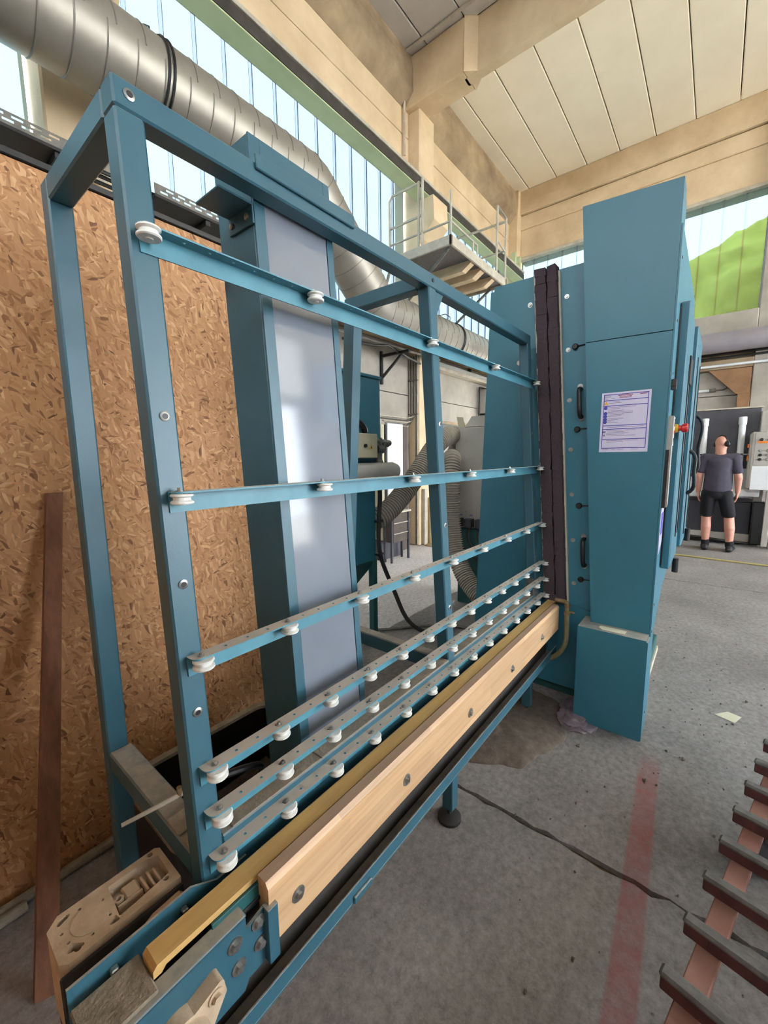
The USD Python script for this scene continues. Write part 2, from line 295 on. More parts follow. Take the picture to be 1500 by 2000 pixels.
def solo(name, m, material, label, cat_, group=None, smooth=30, kind=None):
    """A thing that is one mesh."""
    path = '/World/' + fresh('/World', name); lo, hi = m.bounds; o = np.array([(lo[0]+hi[0])/2, (lo[1]+hi[1])/2, lo[2]])
    g = usdkit.mesh(stage, path, mk(np.array(m.vertices) - o, m.faces), M[material] if isinstance(material, str) else material, smooth=smooth)
    g.AddTranslateOp().Set(Gf.Vec3d(*map(float, o))); ORG[path] = o; props(g.GetPrim(), label, cat_, group, kind); return g.GetPrim()

# ------------------------------------------------------------------ the hall
XB, XF, YL, YR, ZC = -6.0, 9.7, 4.0, -9.0, 7.2                        # back, far, left, right, ceiling
grd = struct('ground_outside', 'pale concrete yard around the hall')
part(grd, 'yard', bx(-40, 50, -45, 40, -.30, -.16), 'outside')
fl = struct('floor', 'worn grey concrete floor with wide joints and a faded red line')
part(fl, 'floor_bed', bx(XB - .3, XF + .3, YR - .3, YL + .3, -.15, -.02), 'joint')
def jag(a, b, fixed, axis, seed, amp=.006):
    rr = random.Random(seed); n = max(2, int(abs(b - a)/.05)); out = []
    for i in range(n + 1):
        t = a + (b - a)*i/n; d = rr.gauss(0, amp) if 0 < i < n else 0
        out.append((t, fixed + d) if axis == 'y' else (fixed + d, t))
    return out
XS, YS = [XB, -2.75, 1.505, 5.81, XF], [YR, -6.4, -2.15, 2.12, YL]
for i in range(4):
    for j in range(4):
        x0, x1, y0, y1 = XS[i], XS[i+1], YS[j], YS[j+1]; g0 = .010
        near = i in (1, 2) and j in (1, 2, 3)
        am = .0062 if near else .001
        P = jag(x0 + g0, x1 - g0, y0 + .004, 'y', 10*i + j, am*.5)[:-1] + jag(y0 + .004, y1 - .004, x1 - g0, 'x', 50 + 10*i + j, am)[:-1] + \
            jag(x1 - g0, x0 + g0, y1 - .004, 'y', 100 + 10*i + j, am*.5)[:-1] + jag(y1 - .004, y0 + .004, x0 + g0, 'x', 150 + 10*i + j, am)[:-1]
        q = Polygon(P); q = q if q.is_valid else q.buffer(0)
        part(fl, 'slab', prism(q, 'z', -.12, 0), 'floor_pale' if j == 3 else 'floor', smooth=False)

ce = struct('ceiling', 'pale precast concrete roof slabs between heavy beams')
ys = [YL, 3.60] + [3.60 - .578*k for k in range(1, 22)] + [YR]
for b, (x0, x1) in enumerate(((XB, -3.282), (-3.148, 1.138), (1.272, 5.618), (5.752, 9.75))):
    for k in range(len(ys) - 1):
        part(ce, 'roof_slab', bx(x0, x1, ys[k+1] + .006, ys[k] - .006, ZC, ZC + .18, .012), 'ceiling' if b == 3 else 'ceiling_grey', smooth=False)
part(ce, 'roof_deck', bx(XB - .3, XF + .4, YR - .3, YL + .4, ZC + .181, ZC + .3), 'joint')
def cross_beam(x):
    # thick end blocks over the pillars, a thinner web between them, and a bottom chord
    for y0, y1 in ((2.98, YL), (YR, YR + 1.0)):
        part(ce, 'beam_end', bx(x, x + .37, y0 + (.02 if y0 > 0 else 0), y1, 6.55, ZC, .02), 'concrete', smooth=False)
    w = [(x + .12, 6.55), (x + .25, 6.55), (x + .25, ZC), (x + .12, ZC)]
    m = prism([(p[0], p[1]) for p in w], 'y', YR + .9, 3.05)
    part(ce, 'beam_web', m, 'concrete', smooth=False)
    part(ce, 'beam_haunch', hull([(x + a, y, z) for a in (.0, .37) for y, z in ((3.0, 6.55), (3.0, ZC))] + [(x + a, 2.86, z) for a in (.12, .25) for z in (6.56, ZC)]), 'concrete', smooth=False)
for x in (-3.4, 1.02, 5.50): cross_beam(x)
part(ce, 'far_beam', bx(9.55, 9.9, YR, 3.95, 6.74, ZC, .015), 'concrete', smooth=False)
part(ce, 'far_beam_lower_band', bx(9.61, 9.9, YR, 3.95, 6.44, 6.725, .012), 'concrete', smooth=False)
part(ce, 'ceiling_conduit', bx(5.37, 5.41, -8.9, 3.95, ZC - .035, ZC - .002, .006), 'pale_steel')
part(ce, 'corner_conduit', tube([(5.44, 3.93, ZC - .02), (5.44, 3.93, 5.9)], .018, 8), 'pale_steel')

wl = struct('wall_left', 'left hall wall of concrete panels with pillars below a translucent strip')
PILL = [(-3.42, -3.02), (1.0, 1.40), (5.60, 6.0), (9.45, 9.85)]
for a, b in PILL:
    part(wl, 'pillar', bx(a, b, 3.77, 4.25, 0, 6.56 if b < 9 else ZC, .015), 'concrete', smooth=False)
bays = [(XB, -3.42), (-3.02, 1.0), (1.40, 5.60), (6.0, 9.45)]
for a, b in bays:
    for z0, z1 in ((0, 1.24), (1.25, 2.46), (2.47, 3.20)):
        part(wl, 'wall_panel', bx(a + .004, b - .004, 3.97, 4.25, z0, z1, .006), 'concrete_wall', smooth=False)
    part(wl, 'sill', bx(a, b, 3.80, 4.25, 3.20, 3.34, .01), 'concrete_dark', smooth=False)
    part(wl, 'upper_panel', bx(a, b, 3.97, 4.25, 5.72, 6.205, .006), 'concrete', smooth=False)
    part(wl, 'upper_panel', bx(a, b, 3.97, 4.25, 6.215, 6.56, .006), 'concrete', smooth=False)
    m = prism([(3.97, 6.56), (3.93, 6.60), (3.82, 6.72), (3.82, 7.0), (3.86, 7.2), (4.25, 7.2), (4.25, 6.56)], 'x', a - .3, b + .3)
    part(wl, 'edge_beam', m, 'concrete_dark', smooth=False)
def corbel(x0, x1):
    return prism([(3.78, 5.27), (3.50, 5.27), (3.48, 4.93), (3.70, 4.74), (3.78, 4.70)], 'x', x0, x1)
for a, b in PILL[1:3]:
    part(wl, 'corbel', corbel(a - .05, b - .05 if b > 2 else b + .1), 'concrete', smooth=False)

def window_x(no, x0, x1, z0, z1, y, pitch=.30, m='pane'):
    """A strip of upright translucent sheets in a wall that runs along x."""
    w = struct(f'window_{no}', 'strip of pale translucent ribbed sheets in the left wall' if y > 0 else 'added strip of translucent sheets in the unseen right wall')
    n = max(1, round((x1 - x0)/pitch)); p = (x1 - x0)/n
    for i in range(n):
        a, b = x0 + i*p, x0 + (i + 1)*p
        part(w, 'pane', bx(a + .018, b - .018, y, y + .006, z0, z1), m, smooth=False)
        part(w, 'sheet_rib', prism([(a - .018, y), (a - .010, y - .022), (a + .010, y - .022), (a + .018, y), (a + .018, y + .006), (a - .018, y + .006)], 'z', z0, z1), 'pane_rib', smooth=False)
def window_y(no, y0, y1, z0, z1, x, pitch=.30, lab='strip of translucent sheets in the far wall', m='pane'):
    w = struct(f'window_{no}', lab)
    n = max(1, round((y1 - y0)/pitch)); p = (y1 - y0)/n
    for i in range(n):
        a, b = y0 + i*p, y0 + (i + 1)*p
        part(w, 'pane', bx(x, x + .006, a + .012, b - .012, z0, z1), m, smooth=False)
        part(w, 'sheet_rib', bx(x - .016, x + .004, a - .012, a + .012, z0, z1), 'pane_rib', smooth=False)
window_x(1, 1.40, 5.60, 3.34, 5.72, 4.06)
window_x(2, 6.0, 9.45, 3.34, 5.72, 4.06)
window_x(3, -3.02, 1.0, 3.34, 5.72, 4.06)
window_x(4, XB, -3.42, 3.34, 5.72, 4.06, .6)

wf = struct('wall_far', 'far concrete wall with a translucent strip high up')
FP = [(-.78, -.37), (-5.2, -4.8), (-9.0, -8.7)]
part(wf, 'wall_panel', bx(9.62, 9.98, -.37, 1.15, 0, 2.49, .006), 'concrete_wall', smooth=False); part(wf, 'wall_panel', bx(9.62, 9.98, 3.45, 3.77, 0, 2.49, .006), 'concrete_wall', smooth=False)
fb = [(-.37, 3.77), (-4.8, -.78), (-8.7, -5.2)]
for a, b in FP: part(wf, 'pillar', bx(9.5, 9.98, a, b, 0, 6.74, .012), 'concrete_wall', smooth=False)
for k, (a, b) in enumerate(fb):
    for z0, z1 in ((0, 1.2), (1.21, 2.49), (2.50, 2.93))[2 if k == 0 else 0:]:       # the first bay has an added gate opening, out of view, for more light
        part(wf, 'wall_panel', bx(9.62, 9.98, a, b, z0, z1, .006), 'concrete_wall', smooth=False)
    part(wf, 'ledge', bx(9.50, 9.98, a, b, 2.94, 3.10, .01), 'concrete_dark', smooth=False)
    part(wf, 'wall_panel', bx(9.58, 9.98, a, b, 3.11, 3.42, .006), 'concrete_dark', smooth=False)
    part(wf, 'sill', bx(9.48, 9.98, a, b, 3.43, 3.87, .012), 'concrete_wall', smooth=False)
    part(wf, 'upper_panel', bx(9.64, 9.98, a, b, 5.86, 6.44, .008), 'concrete', smooth=False)
    part(wf, 'window_head', bx(9.60, 9.98, a, b, 5.80, 5.86, .004), 'pale_steel', smooth=False)
    window_y(5 + k, a, b, 3.87, 5.80, 9.72)

# unseen right and back walls; open gate and window strips added to brighten the hall
wr = struct('wall_right', 'unseen right hall wall with an added open gate and high window strip')
for a, b in ((XB, 3.2), (9.2, XF)): part(wr, 'wall_panel', bx(a, b, YR - .25, YR, 0, 4.9, .01), 'concrete_wall', smooth=False)
part(wr, 'upper_panel', bx(XB, XF, YR - .25, YR, 6.9, ZC, .01), 'concrete', smooth=False)
part(wr, 'gate_lintel', bx(3.2, 9.2, YR - .25, YR, 4.6, 4.9, .01), 'concrete', smooth=False)
window_x(8, XB, 2.4, 4.9, 6.9, YR - .1, .6); window_x(10, 2.4, XF, 4.9, 6.9, YR - .1, .6, 'pane_mid')
wb = struct('wall_back', 'unseen back hall wall with an added high window strip')
for z0, z1 in ((0, 5.0), (6.9, ZC)): part(wb, 'wall_panel', bx(XB - .25, XB, YR, YL, z0, z1, .01), 'concrete_wall', smooth=False)
window_y(9, YR, YL, 5.0, 6.9, XB - .1, .6, 'added strip of translucent sheets high in the unseen back wall', 'pane_clear')

# crane runway along the left wall, on the corbels
cr = thing('crane_runway', 'long green crane runway beam with a web coloured dark as shade high along the left wall', 'crane beam', (0, 3.68, 5.27))
part(cr, 'bottom_flange', bx(XB, 9.4, 3.57, 3.79, 5.27, 5.285, .004), 'green_steel')
part(cr, 'web', bx(XB, 9.4, 3.67, 3.69, 5.285, 5.46, .002), 'shaded_dark_steel')
part(cr, 'side_channel', prism([(3.60, 5.30), (3.58, 5.30), (3.58, 5.405), (3.60, 5.405)], 'x', XB, 9.4), 'shaded_dark_steel', smooth=False)
part(cr, 'top_flange', bx(XB, 9.4, 3.57, 3.79, 5.425, 5.465, .004), 'pale_steel')
part(cr, 'rail', bx(XB, 9.4, 3.655, 3.705, 5.465, 5.505, .004), 'shaded_dark_steel')
for x in (9.0, 9.25): part(cr, 'buffer_stop', bx(x, x + .06, 3.62, 3.74, 5.46, 5.75, .008), 'green_steel')

# OSB partition
pa = struct('wall_partition', 'tall partition of brown strand board beside the machine, with an added unseen return')
for a, b in ((-1.0, .044), (.046, 1.30)): part(pa, 'strand_board_panel', bx(a, b, 1.75, 1.768, .0, 2.40, .001), 'osb', smooth=False)
part(pa, 'top_batten', bx(-1.0, 1.30, 1.742, 1.80, 2.402, 2.425, .003), 'black')
for x in (-.9, .01, .68, 1.22): part(pa, 'stud', bx(x, x + .07, 1.77, 1.86, 0, 2.40, .003), 'timber')

part(pa, 'strand_board_panel', bx(-1.02, -1.002, .50, 1.768, 0, 2.40, .001), 'osb', smooth=False); part(pa, 'strand_board_panel', bx(-1.02, -1.002, -1.30, .498, 0, 2.40, .001), 'osb', smooth=False)  # added return behind the camera, out of view, to shade the lower left
# tree outside, seen through the far sheets
tr = thing('tree', 'sunlit yellow green tree beyond the far translucent window', 'tree', (15.5, -1.0, -.16))
part(tr, 'trunk', cyl((15.5, -1.0, -.16), (15.5, -1.0, 4.0), .22, 12, .14), 'bark')
ic = trimesh.creation.icosphere(5, 1.0); v = np.array(ic.vertices); d = .75 + .5*meshkit.fbm(v*2.2 + 9, 5, 3)
part(tr, 'crown', mk(v*d[:, None]*[2.6, 2.9, 2.6] + [15.5, -1.3, 5.0], ic.faces), 'leaf', smooth=60)

# ------------------------------------------------------------------ ducts and things on the left wall
def duct(name, label, path, r, seam, group=None):
    path = np.asarray(path, float)
    t = thing(name, label, 'duct', path[0], group=group)
    part(t, 'duct_tube', tube(path, r, 36), 'duct', smooth=50)
    s = np.r_[0, np.cumsum(np.linalg.norm(np.diff(path, axis=0), axis=1))]; k = 0
    for d in np.arange(seam*.5, s[-1], seam):
        p = np.array([np.interp(d, s, path[:, i]) for i in range(3)]); q = np.array([np.interp(min(d + .012, s[-1]), s, path[:, i]) for i in range(3)])
        if np.linalg.norm(q - p) < 1e-4: continue
        dr = (q - p)/np.linalg.norm(q - p)
        a = np.cross(dr, [0, 0, 1.0]); a /= np.linalg.norm(a); b = np.cross(dr, a); th = np.arange(37)*2*np.pi/36
        off = np.linspace(0, seam*.5, 37) if abs(dr[0]) > .95 else np.zeros(37)
        ring = p + r*1.004*(np.cos(th)[:, None]*a + np.sin(th)[:, None]*b) + off[:, None]*dr*.6
        part(t, 'seam', tube(ring, .0045, 5), 'duct_seam', smooth=60); k += 1
    return t
A = [(x, 3.32, 4.13) for x in np.linspace(-4.0, 2.92, 12)]
B = [(2.98, 3.32, 4.11), (3.05, 3.32, 4.06), (3.12, 3.325, 4.0)] + [(3.12 + .86*u, 3.325 + .035*u, 4.0 - .66*u) for u in np.linspace(.1, 1, 8)]
C = [(4.04, 3.365, 3.30), (4.12, 3.37, 3.27), (4.22, 3.37, 3.26)] + [(x, 3.37, 3.26) for x in np.linspace(4.4, 9.2, 9)]
du = duct('ventilation_duct', 'large galvanised spiral duct dropping through a bend along the left windows', A + B + C, .255, .17)
def strap(x, y, z, r):
    th = np.arange(41)*2*np.pi/40
    for dx in (0, .035):
        part(du, 'hanging_strap', tube([(x + dx, y + (r + .008)*math.cos(a), z + (r + .008)*math.sin(a)) for a in th], .008, 6), 'black')
    part(du, 'strap_hook', tube([(x, y, z + r), (x, y, z + r + .10), (x, y + .08, z + r + .16), (x, 3.98, z + r + .18)], .006, 6), 'black')
strap(1.55, 3.32, 4.13, .255); strap(5.85, 3.37, 3.26, .255)

# perforated cable tray on brackets
ct = thing('cable_tray', 'dark perforated cable tray on wall brackets above the strand board', 'cable tray', (0, 3.4, 3.34))
for a, b in ((-1.5, 1.02), (1.47, 3.0)):
    fp = sbox(a, 3.36, b, 3.43)
    holes = [sbox(x + (.0425 if i % 2 else 0), z, x + .052 + (.0425 if i % 2 else 0), z + .014) for i, z in enumerate((3.378, 3.404)) for x in np.arange(a + .04, b - .12, .085)]
    part(ct, 'tray_side', prism(fp.difference(shapely.union_all(holes)), 'y', 3.25, 3.253), 'steel', smooth=False)
    part(ct, 'tray_floor', bx(a, b, 3.25, 3.55, 3.34, 3.362, .002), 'black')
    part(ct, 'tray_side', bx(a, b, 3.547, 3.55, 3.362, 3.43), 'steel')
for x in (-.9, .05, .90, 1.85, 2.7):
    part(ct, 'bracket', cat(bx(x, x + .04, 3.26, 3.97 if not 1.0 < x < 1.4 else 3.77, 3.30, 3.34, .004), bx(x, x + .04, 3.93, 3.97, 3.05, 3.34, .004), hull([(x + a, y, z) for a in (.01, .03) for y, z in ((3.40, 3.30), (3.43, 3.30), (3.95, 3.06), (3.95, 3.10))])), 'black')
for k, y in enumerate((3.32, 3.38, 3.46)): part(ct, 'cable', tube(smooth_path([(-1.4, y, 3.378), (.3, y + .02, 3.38), (1.6, y - .01, 3.378), (2.95, y, 3.38)], 24), .013, 7), 'black')
lamp = thing('strip_lamp', 'unlit grey strip lamp under the cable tray at the left edge', 'lamp', (.48, 3.5, 3.2))
part(lamp, 'housing', bx(.12, .84, 3.62, 3.76, 3.14, 3.24, .012), 'pale_steel'); part(lamp, 'tube_cover', bx(.17, .79, 3.645, 3.735, 3.12, 3.145, .01), 'white')
cl = thing('cable_coil', 'coil of pale cable hung on the concrete pillar behind the rack', 'cable', (1.27, 3.72, 3.5))
for k in range(4): part(cl, 'cable_turn', tube([(1.27 + (.075 + .006*k)*math.cos(a), 3.735 - .012*k, 3.64 + (.10 + .008*k)*math.sin(a)) for a in np.linspace(0, 2*np.pi, 30)], .009, 6), 'pale_steel')
part(cl, 'hook', tube([(1.27, 3.77, 3.75), (1.27, 3.68, 3.75), (1.27, 3.67, 3.77)], .006, 6), 'steel')

# maintenance platform at the crane
pf = thing('service_platform', 'small railed steel service platform under the crane runway', 'platform', (5.6, 3.3, 4.13))
Z0 = 4.15; x0, x1, y0, y1 = 4.80, 6.52, 2.76, 3.74
part(pf, 'deck', bx(x0 + .02, x1 - .02, y0 + .02, y1, Z0 - .012, Z0, .002), 'grating')
for a in ((x0, x0 + .03, y0, y1), (x1 - .03, x1, y0, y1), (x0, x1, y0, y0 + .03), (x0, x1, y1 - .03, y1)):
    part(pf, 'edge_frame', bx(*a, Z0 - .055, Z0 + .06, .004), 'pale_steel')
for x, w in ((5.42, .10), (5.72, .12), (6.10, .1)):
    part(pf, 'cross_bearer', hull([(x + a, y, z) for a in (0, w) for y, z in ((y0 + .04, Z0 - .013), (y0 + .05, Z0 - .05), (y0 + .18, Z0 - .13), (3.97, Z0 - .13), (3.97, Z0 - .013))]), 'concrete', smooth=False)
for p, q in (((x0 + .08, y0 + .08, Z0 - .05), (x0 + .3, 3.97, 3.45)), ((x0 + .02, 3.72, Z0 - .05), (x0 + .02, 3.97, 3.5)), ((6.46, 3.0, Z0 - .05), (6.3, 3.97, 3.36))):
    part(pf, 'strut', tube([p, q], .02, 8), 'steel')
def rail_tube(pts, r=.018): part(pf, 'railing', tube(pts, r, 8), 'pale_steel')
rail_tube([(x0 + .02, y0 + .02, Z0), (x0 + .02, y0 + .02, 4.72)], .015)
rail_tube([(x0 + .02, y0 + .02, Z0 + .22), (x0 + .02, y1, Z0 + .22)], .013)
rail_tube([(x0 + .02, y0 + .02, Z0 + .22), (5.55, y0 + .02, Z0 + .20)], .013)
for x in (5.42, 5.55): rail_tube([(x, y0 + .02, Z0), (x, y0 + .02, Z0 + .21)], .012)
rail_tube([(6.18, y0 + .02, Z0), (6.18, y0 + .02, 5.12), (6.50, y0 - .09 + .11, 5.08), (6.50, y0 + .02, Z0)])
rail_tube([(6.18, y0 + .02, 4.66), (6.50, y0 + .02, 4.60)], .014)
rail_tube([(6.50, y0 + .02, 5.04), (6.50, y1, 5.06)]); rail_tube([(6.50, y0 + .02, 4.62), (6.50, y1, 4.64)], .014); rail_tube([(6.5, y1, Z0), (6.5, y1, 5.06)])
rail_tube([(x0 + .02, 3.20, Z0), (x0 + .02, 3.20, 5.02)], .018); rail_tube([(x0 + .02, 3.26, Z0), (x0 + .02, 3.26, 5.0)], .016)
rail_tube([(x0 + .02, 3.24, 4.98), (x0 + .02, 3.68, 4.98), (x0 + .02, 3.735, 4.93), (x0 + .02, 3.735, Z0)], .016)
rail_tube([(x0 + .02, 3.22, 4.58), (x0 + .02, 3.72, 4.58)], .016)

# conduits on the near face of the pillar, and small wall fittings
co = thing('conduit_bundle', 'bundle of upright grey conduits clipped to the concrete pillar', 'conduit', (5.56, 3.85, 1.7))
for k in range(7):
    y = 3.945 - .026*k; zb = 1.96 + .035*k; r = .010 if k != 5 else .014
    pts = [(5.575, y, 3.06), (5.575, y, zb + .08), (5.57, y + .02, zb + .02), (5.5, 3.95, zb), (5.0 - .05*k, 3.955, zb)] if k < 5 else [(5.575, y, 3.1), (5.575, y, .02)]
    part(co, 'conduit', tube(pts, r, 7), 'steel' if k % 2 else 'pale_steel')
for z in (2.15, 2.68): part(co, 'clip_bar', bx(5.555, 5.598, 3.78, 3.965, z, z + .02, .003), 'steel')
wbk = thing('wall_bracket', 'dark angle bracket holding a pipe high on the wall by the conduits', 'bracket', (4.85, 3.97, 2.7))
for x in (4.85,):
    part(wbk, 'upright', bx(x, x + .04, 3.93, 3.97, 2.55, 3.02, .004), 'black')
    part(wbk, 'arm', bx(x, x + .04, 3.45, 3.95, 2.93, 2.97, .004), 'black')
    part(wbk, 'brace', hull([(x + a, y, z) for a in (.01, .03) for y, z in ((3.55, 2.93), (3.60, 2.93), (3.94, 2.62), (3.94, 2.67))]), 'black')
part(wbk, 'pipe', tube([(3.6, 3.62, 2.98), (4.6, 3.60, 3.0), (5.9, 3.58, 3.02)], .022, 8), 'steel')
part(wbk, 'pipe', tube([(3.6, 3.5, 2.86), (4.2, 3.52, 2.9), (4.5, 3.55, 2.97), (5.2, 3.70, 2.95), (5.58, 3.74, 2.93)], .016, 8), 'black')
alu = thing('light_track', 'pale metal track with a white strip under the sill in the second bay', 'track', (7.5, 3.9, 3.05))
part(alu, 'track', bx(6.05, 9.4, 3.84, 3.96, 3.02, 3.10, .006), 'white'); part(alu, 'lower_lip', bx(6.05, 9.4, 3.80, 3.96, 2.96, 3.018, .004), 'pale_steel')
for x in (6.3, 7.6, 8.9): part(alu, 'hanger', bx(x, x + .04, 3.9, 3.968, 3.10, 3.19, .003), 'steel')
wbx = thing('wall_box', 'pale metal box framed by a dark pipe on the second bay wall', 'box', (8.3, 3.9, 2.5))
part(wbx, 'body', bx(8.05, 8.75, 3.72, 3.968, 2.36, 2.84, .01), 'grey_cab'); part(wbx, 'pipe_frame', tube([(8.0, 3.9, 1.9), (8.0, 3.9, 2.88), (8.8, 3.9, 2.90)], .018, 8), 'black'); part(wbx, 'base_unit', bx(8.1, 8.6, 3.75, 3.968, 2.24, 2.35, .01), 'black')
wo = thing('wall_opening', 'dark low vent opening in the wall behind the grey cabinet', 'vent', (6.9, 3.95, 1.75))
part(wo, 'vent_frame', bx(6.2, 7.6, 3.93, 3.968, 1.70, 2.12, .006), 'concrete_dark'); part(wo, 'dark_louvre', bx(6.26, 7.54, 3.915, 3.93, 1.75, 2.07, .004), 'black')
bp = thing('floor_pipe', 'beige pipe standing upright at the foot of the pillar', 'pipe', (5.84, 3.70, 0))
part(bp, 'pipe', tube([(5.84, 3.69, .01), (5.84, 3.69, .80)], .055, 16), 'pipe_beige'); part(bp, 'cover_strip', bx(5.66, 5.75, 3.70, 3.768, .01, .95, .006), 'pale_steel'); part(bp, 'base_ring', lathe([(.22, .002), (.22, .012), (.20, .02), (.06, .022)], (5.86, 3.62, 0), 20), 'concrete_dark')
# tall white door cabinet and the dark drawer table
wc = thing('white_cabinet', 'tall white fronted cabinet standing against the left wall', 'cabinet', (4.75, 3.75, 0))
part(wc, 'body', bx(4.44, 4.90, 3.62, 3.96, .30, 1.93, .008), 'beige_box'); part(wc, 'door', bx(4.545, 4.905, 3.59, 3.615, .34, 1.95, .006), 'white'); part(wc, 'side_panel', bx(4.91, 5.12, 3.66, 3.96, .05, 1.93, .006), 'brown')
part(wc, 'dark_gap', bx(4.50, 4.54, 3.612, 3.622, .34, 1.93), 'black'); part(wc, 'plinth', bx(4.44, 4.90, 3.64, 3.96, .0, .30, .006), 'grey_panel')
tb = thing('drawer_table', 'dark metal drawer table on thin legs by the wall', 'table', (4.62, 3.45, 0))
part(tb, 'carcase', bx(4.45, 4.79, 3.43, 3.57, .28, .70, .006), 'brown'); part(tb, 'table_top', bx(4.40, 4.84, 3.40, 3.57, .70, .725, .004), 'pale_steel')
for z in (.40, .55): part(tb, 'drawer_edge', bx(4.455, 4.785, 3.418, 3.43, z, z + .012, .003), 'pale_steel')
for x in (4.40, 4.80):
    for y in (3.42, 3.54): part(tb, 'leg', bx(x, x + .03, y, y + .03, 0, .70, .003), 'grey_panel')

# ------------------------------------------------------------------ the leaning glass rack with its belt conveyor
rk = thing('glass_rack', 'teal leaning steel rack with rows of white rollers above a belt conveyor', 'rack', (1.3, .9, 0))
XP = [.325, 1.315, 2.305]
for i, x in enumerate(XP):
    ps = part(rk, 'post', lean(x, x + .05, .70, .75, .36, 2.085, .004), 'teal')
    for z in ((1.56, 1.24, .98) if i == 0 else (1.60, 1.22, .9)):
        part(ps, 'rivet_nut', cat(lathe([(.0095, 0), (.0095, .002), (.006, .0035)], (x + .027, .70 + T*z, z), 14, '-y'), ), 'zinc')
        part(ps, 'rivet_hole', lathe([(.0055, .0036), (.005, .0042)], (x + .027, .70 + T*z, z), 10, '-y'), 'black')
tbm = part(rk, 'top_beam', lean(.325, 2.355, .70, .75, 2.085, 2.137, .004), 'teal')
part(tbm, 'rivet_nut', lathe([(.0095, 0), (.0095, .002), (.006, .0035)], (.352, .70 + T*2.112, 2.112), 14, '-y'), 'zinc')
part(tbm, 'rivet_hole', lathe([(.0055, .0036), (.005, .0042)], (.352, .70 + T*2.112, 2.112), 10, '-y'), 'black')
part(tbm, 'rivet_nut', lathe([(.007, 0), (.007, .0025)], (1.345, .70 + T*2.112, 2.112), 10, '-y'), 'black')
for z, w in ((2.147, .006),):
    part(rk, 'mounting_plate', lean(.606, .925, .692, .70, 2.118, 2.152, .002), 'teal')
part(rk, 'rear_post', bx(.325, .375, 1.262, 1.312, 0, 2.137, .004), 'teal')
part(rk, 'top_cross_beam', bx(.325, .375, .90, 1.262, 2.085, 2.137, .004), 'teal')
part(rk, 'rear_post', hull([(x, y, z) for x in (1.315, 1.365) for y, z in ((1.205, 2.135), (1.262, 2.135), (1.345, 0), (1.395, 0))]), 'teal')
part(rk, 'top_cross_beam', bx(1.315, 1.365, .90, 1.212, 2.085, 2.137, .004), 'teal')
part(rk, 'gusset', prism([(1.366, 2.085), (1.366, 1.97), (1.43, 2.085)], 'y', .855, .862), 'teal')
part(rk, 'lower_cross_beam', bx(.325, .383, .79, 1.262, .612, .668, .004), 'teal', 'lower cross beam thick with pale dust')
part(rk, 'lower_cross_beam', bx(1.315, 1.365, .79, 1.305, .632, .692, .004), 'teal')
lbm = part(rk, 'long_beam', lean(.375, 2.305, .700, .755, .60, .694, .003), 'teal')
part(lbm, 'dusty_cover', lean(.40, .653, .7005, .754, .694, .698, .001), 'dusty'); part(lbm, 'dusty_cover', lean(.657, 2.30, .7005, .754, .694, .698, .001), 'dusty')
part(rk, 'felt_block', cat(bx(.327, .381, .845, .905, .668, .676, .002), bx(.327, .381, .79, .835, .668, .677, .002)), 'dusty')

RZ = [1.888, 1.420, 1.098, .869, .774, .678]
def roller_mesh(x, y, z):
    h = [(.006, -.0005), (.0185, -.001), (.0205, -.003), (.0205, -.005), (.0155, -.0075), (.0155, -.0125), (.0205, -.015), (.0208, -.018), (.019, -.020), (.007, -.020), (.006, -.022)]
    return lathe(h[::-1], (x, y, z), 22)
sp = {0: [.342, .722, 1.256, 1.776, 2.31], 1: [.349, .703, 1.10, 1.497, 1.905, 2.325], 2: [.356, .561, .81, 1.064, 1.319, 1.575, 1.83, 2.08, 2.33]}
for k, z in enumerate(RZ):
    c0 = .70 + T*z
    xs = [x*1.019 for x in sp.get(k, [.360 + .1535*i for i in range(14)])]
    x0, x1 = .342, 2.392
    plan = shapely.union_all([sbox(x0, c0 - .0145, x1, c0), sbox(x0 + .018, c0 - .032, x1 - .018, c0)]).buffer(.0)
    plan = plan.union(Point(x0 + .018, c0 - .0145).buffer(.0175, 10)).union(Point(x1 - .018, c0 - .0145).buffer(.0175, 10))
    hs = [Point(x, c0 - .0165).buffer(.0034, 3) for x in np.arange(x0 + .074, x1 - .02, .0512)]
    plan = plan.difference(shapely.union_all(hs))
    r = part(rk, 'roller_rail', cat(prism(plan, 'z', z - .003, z), lean(x0, x1, .697, .70, z - .040, z - .003, 0)), 'rail', smooth=False)
    for x in xs:
        part(r, 'roller', roller_mesh(x, c0 - .027, z - .003), 'roller')
        part(r, 'roller_bolt', cat(cyl((x, c0 - .019, z), (x, c0 - .019, z + .002), .007, 10), cyl((x, c0 - .019, z + .002), (x, c0 - .019, z + .007), .004, 8)), 'zinc')
# conveyor
part(rk, 'conveyor_web', bx(.14, 2.40, .705, .712, .318, .60, .001), 'shaded_web')
part(rk, 'conveyor_top', bx(.30, 2.40, .655, .712, .592, .600, .001), 'shaded_web')
part(rk, 'bottom_lip', cat(bx(.14, 2.42, .655, .712, .315, .321, .001), bx(.14, 2.42, .655, .660, .321, .362, .001)), 'teal')
part(rk, 'lip_bracket', bx(.665, .735, .648, .655, .318, .338, .002), 'teal')
part(rk, 'belt', prism([(.199, .620), (.199, .634), (.206, .641), (2.42, .641), (2.42, .628), (.22, .628), (.212, .62)], 'y', .665, .708), 'belt', smooth=False)
part(rk, 'belt_edge_strip', bx(.35, 2.42, .708, .716, .604, .634, .001), 'dusty')
part(rk, 'belt_bed', bx(.30, 2.40, .664, .704, .600, .6275), 'teal_dark')
wd = part(rk, 'wooden_side_board', prism([(.6255, .503), (.6255, .633), (.634, .645), (.660, .645), (.660, .503)], 'x', .397, 2.335), 'wood', smooth=False)
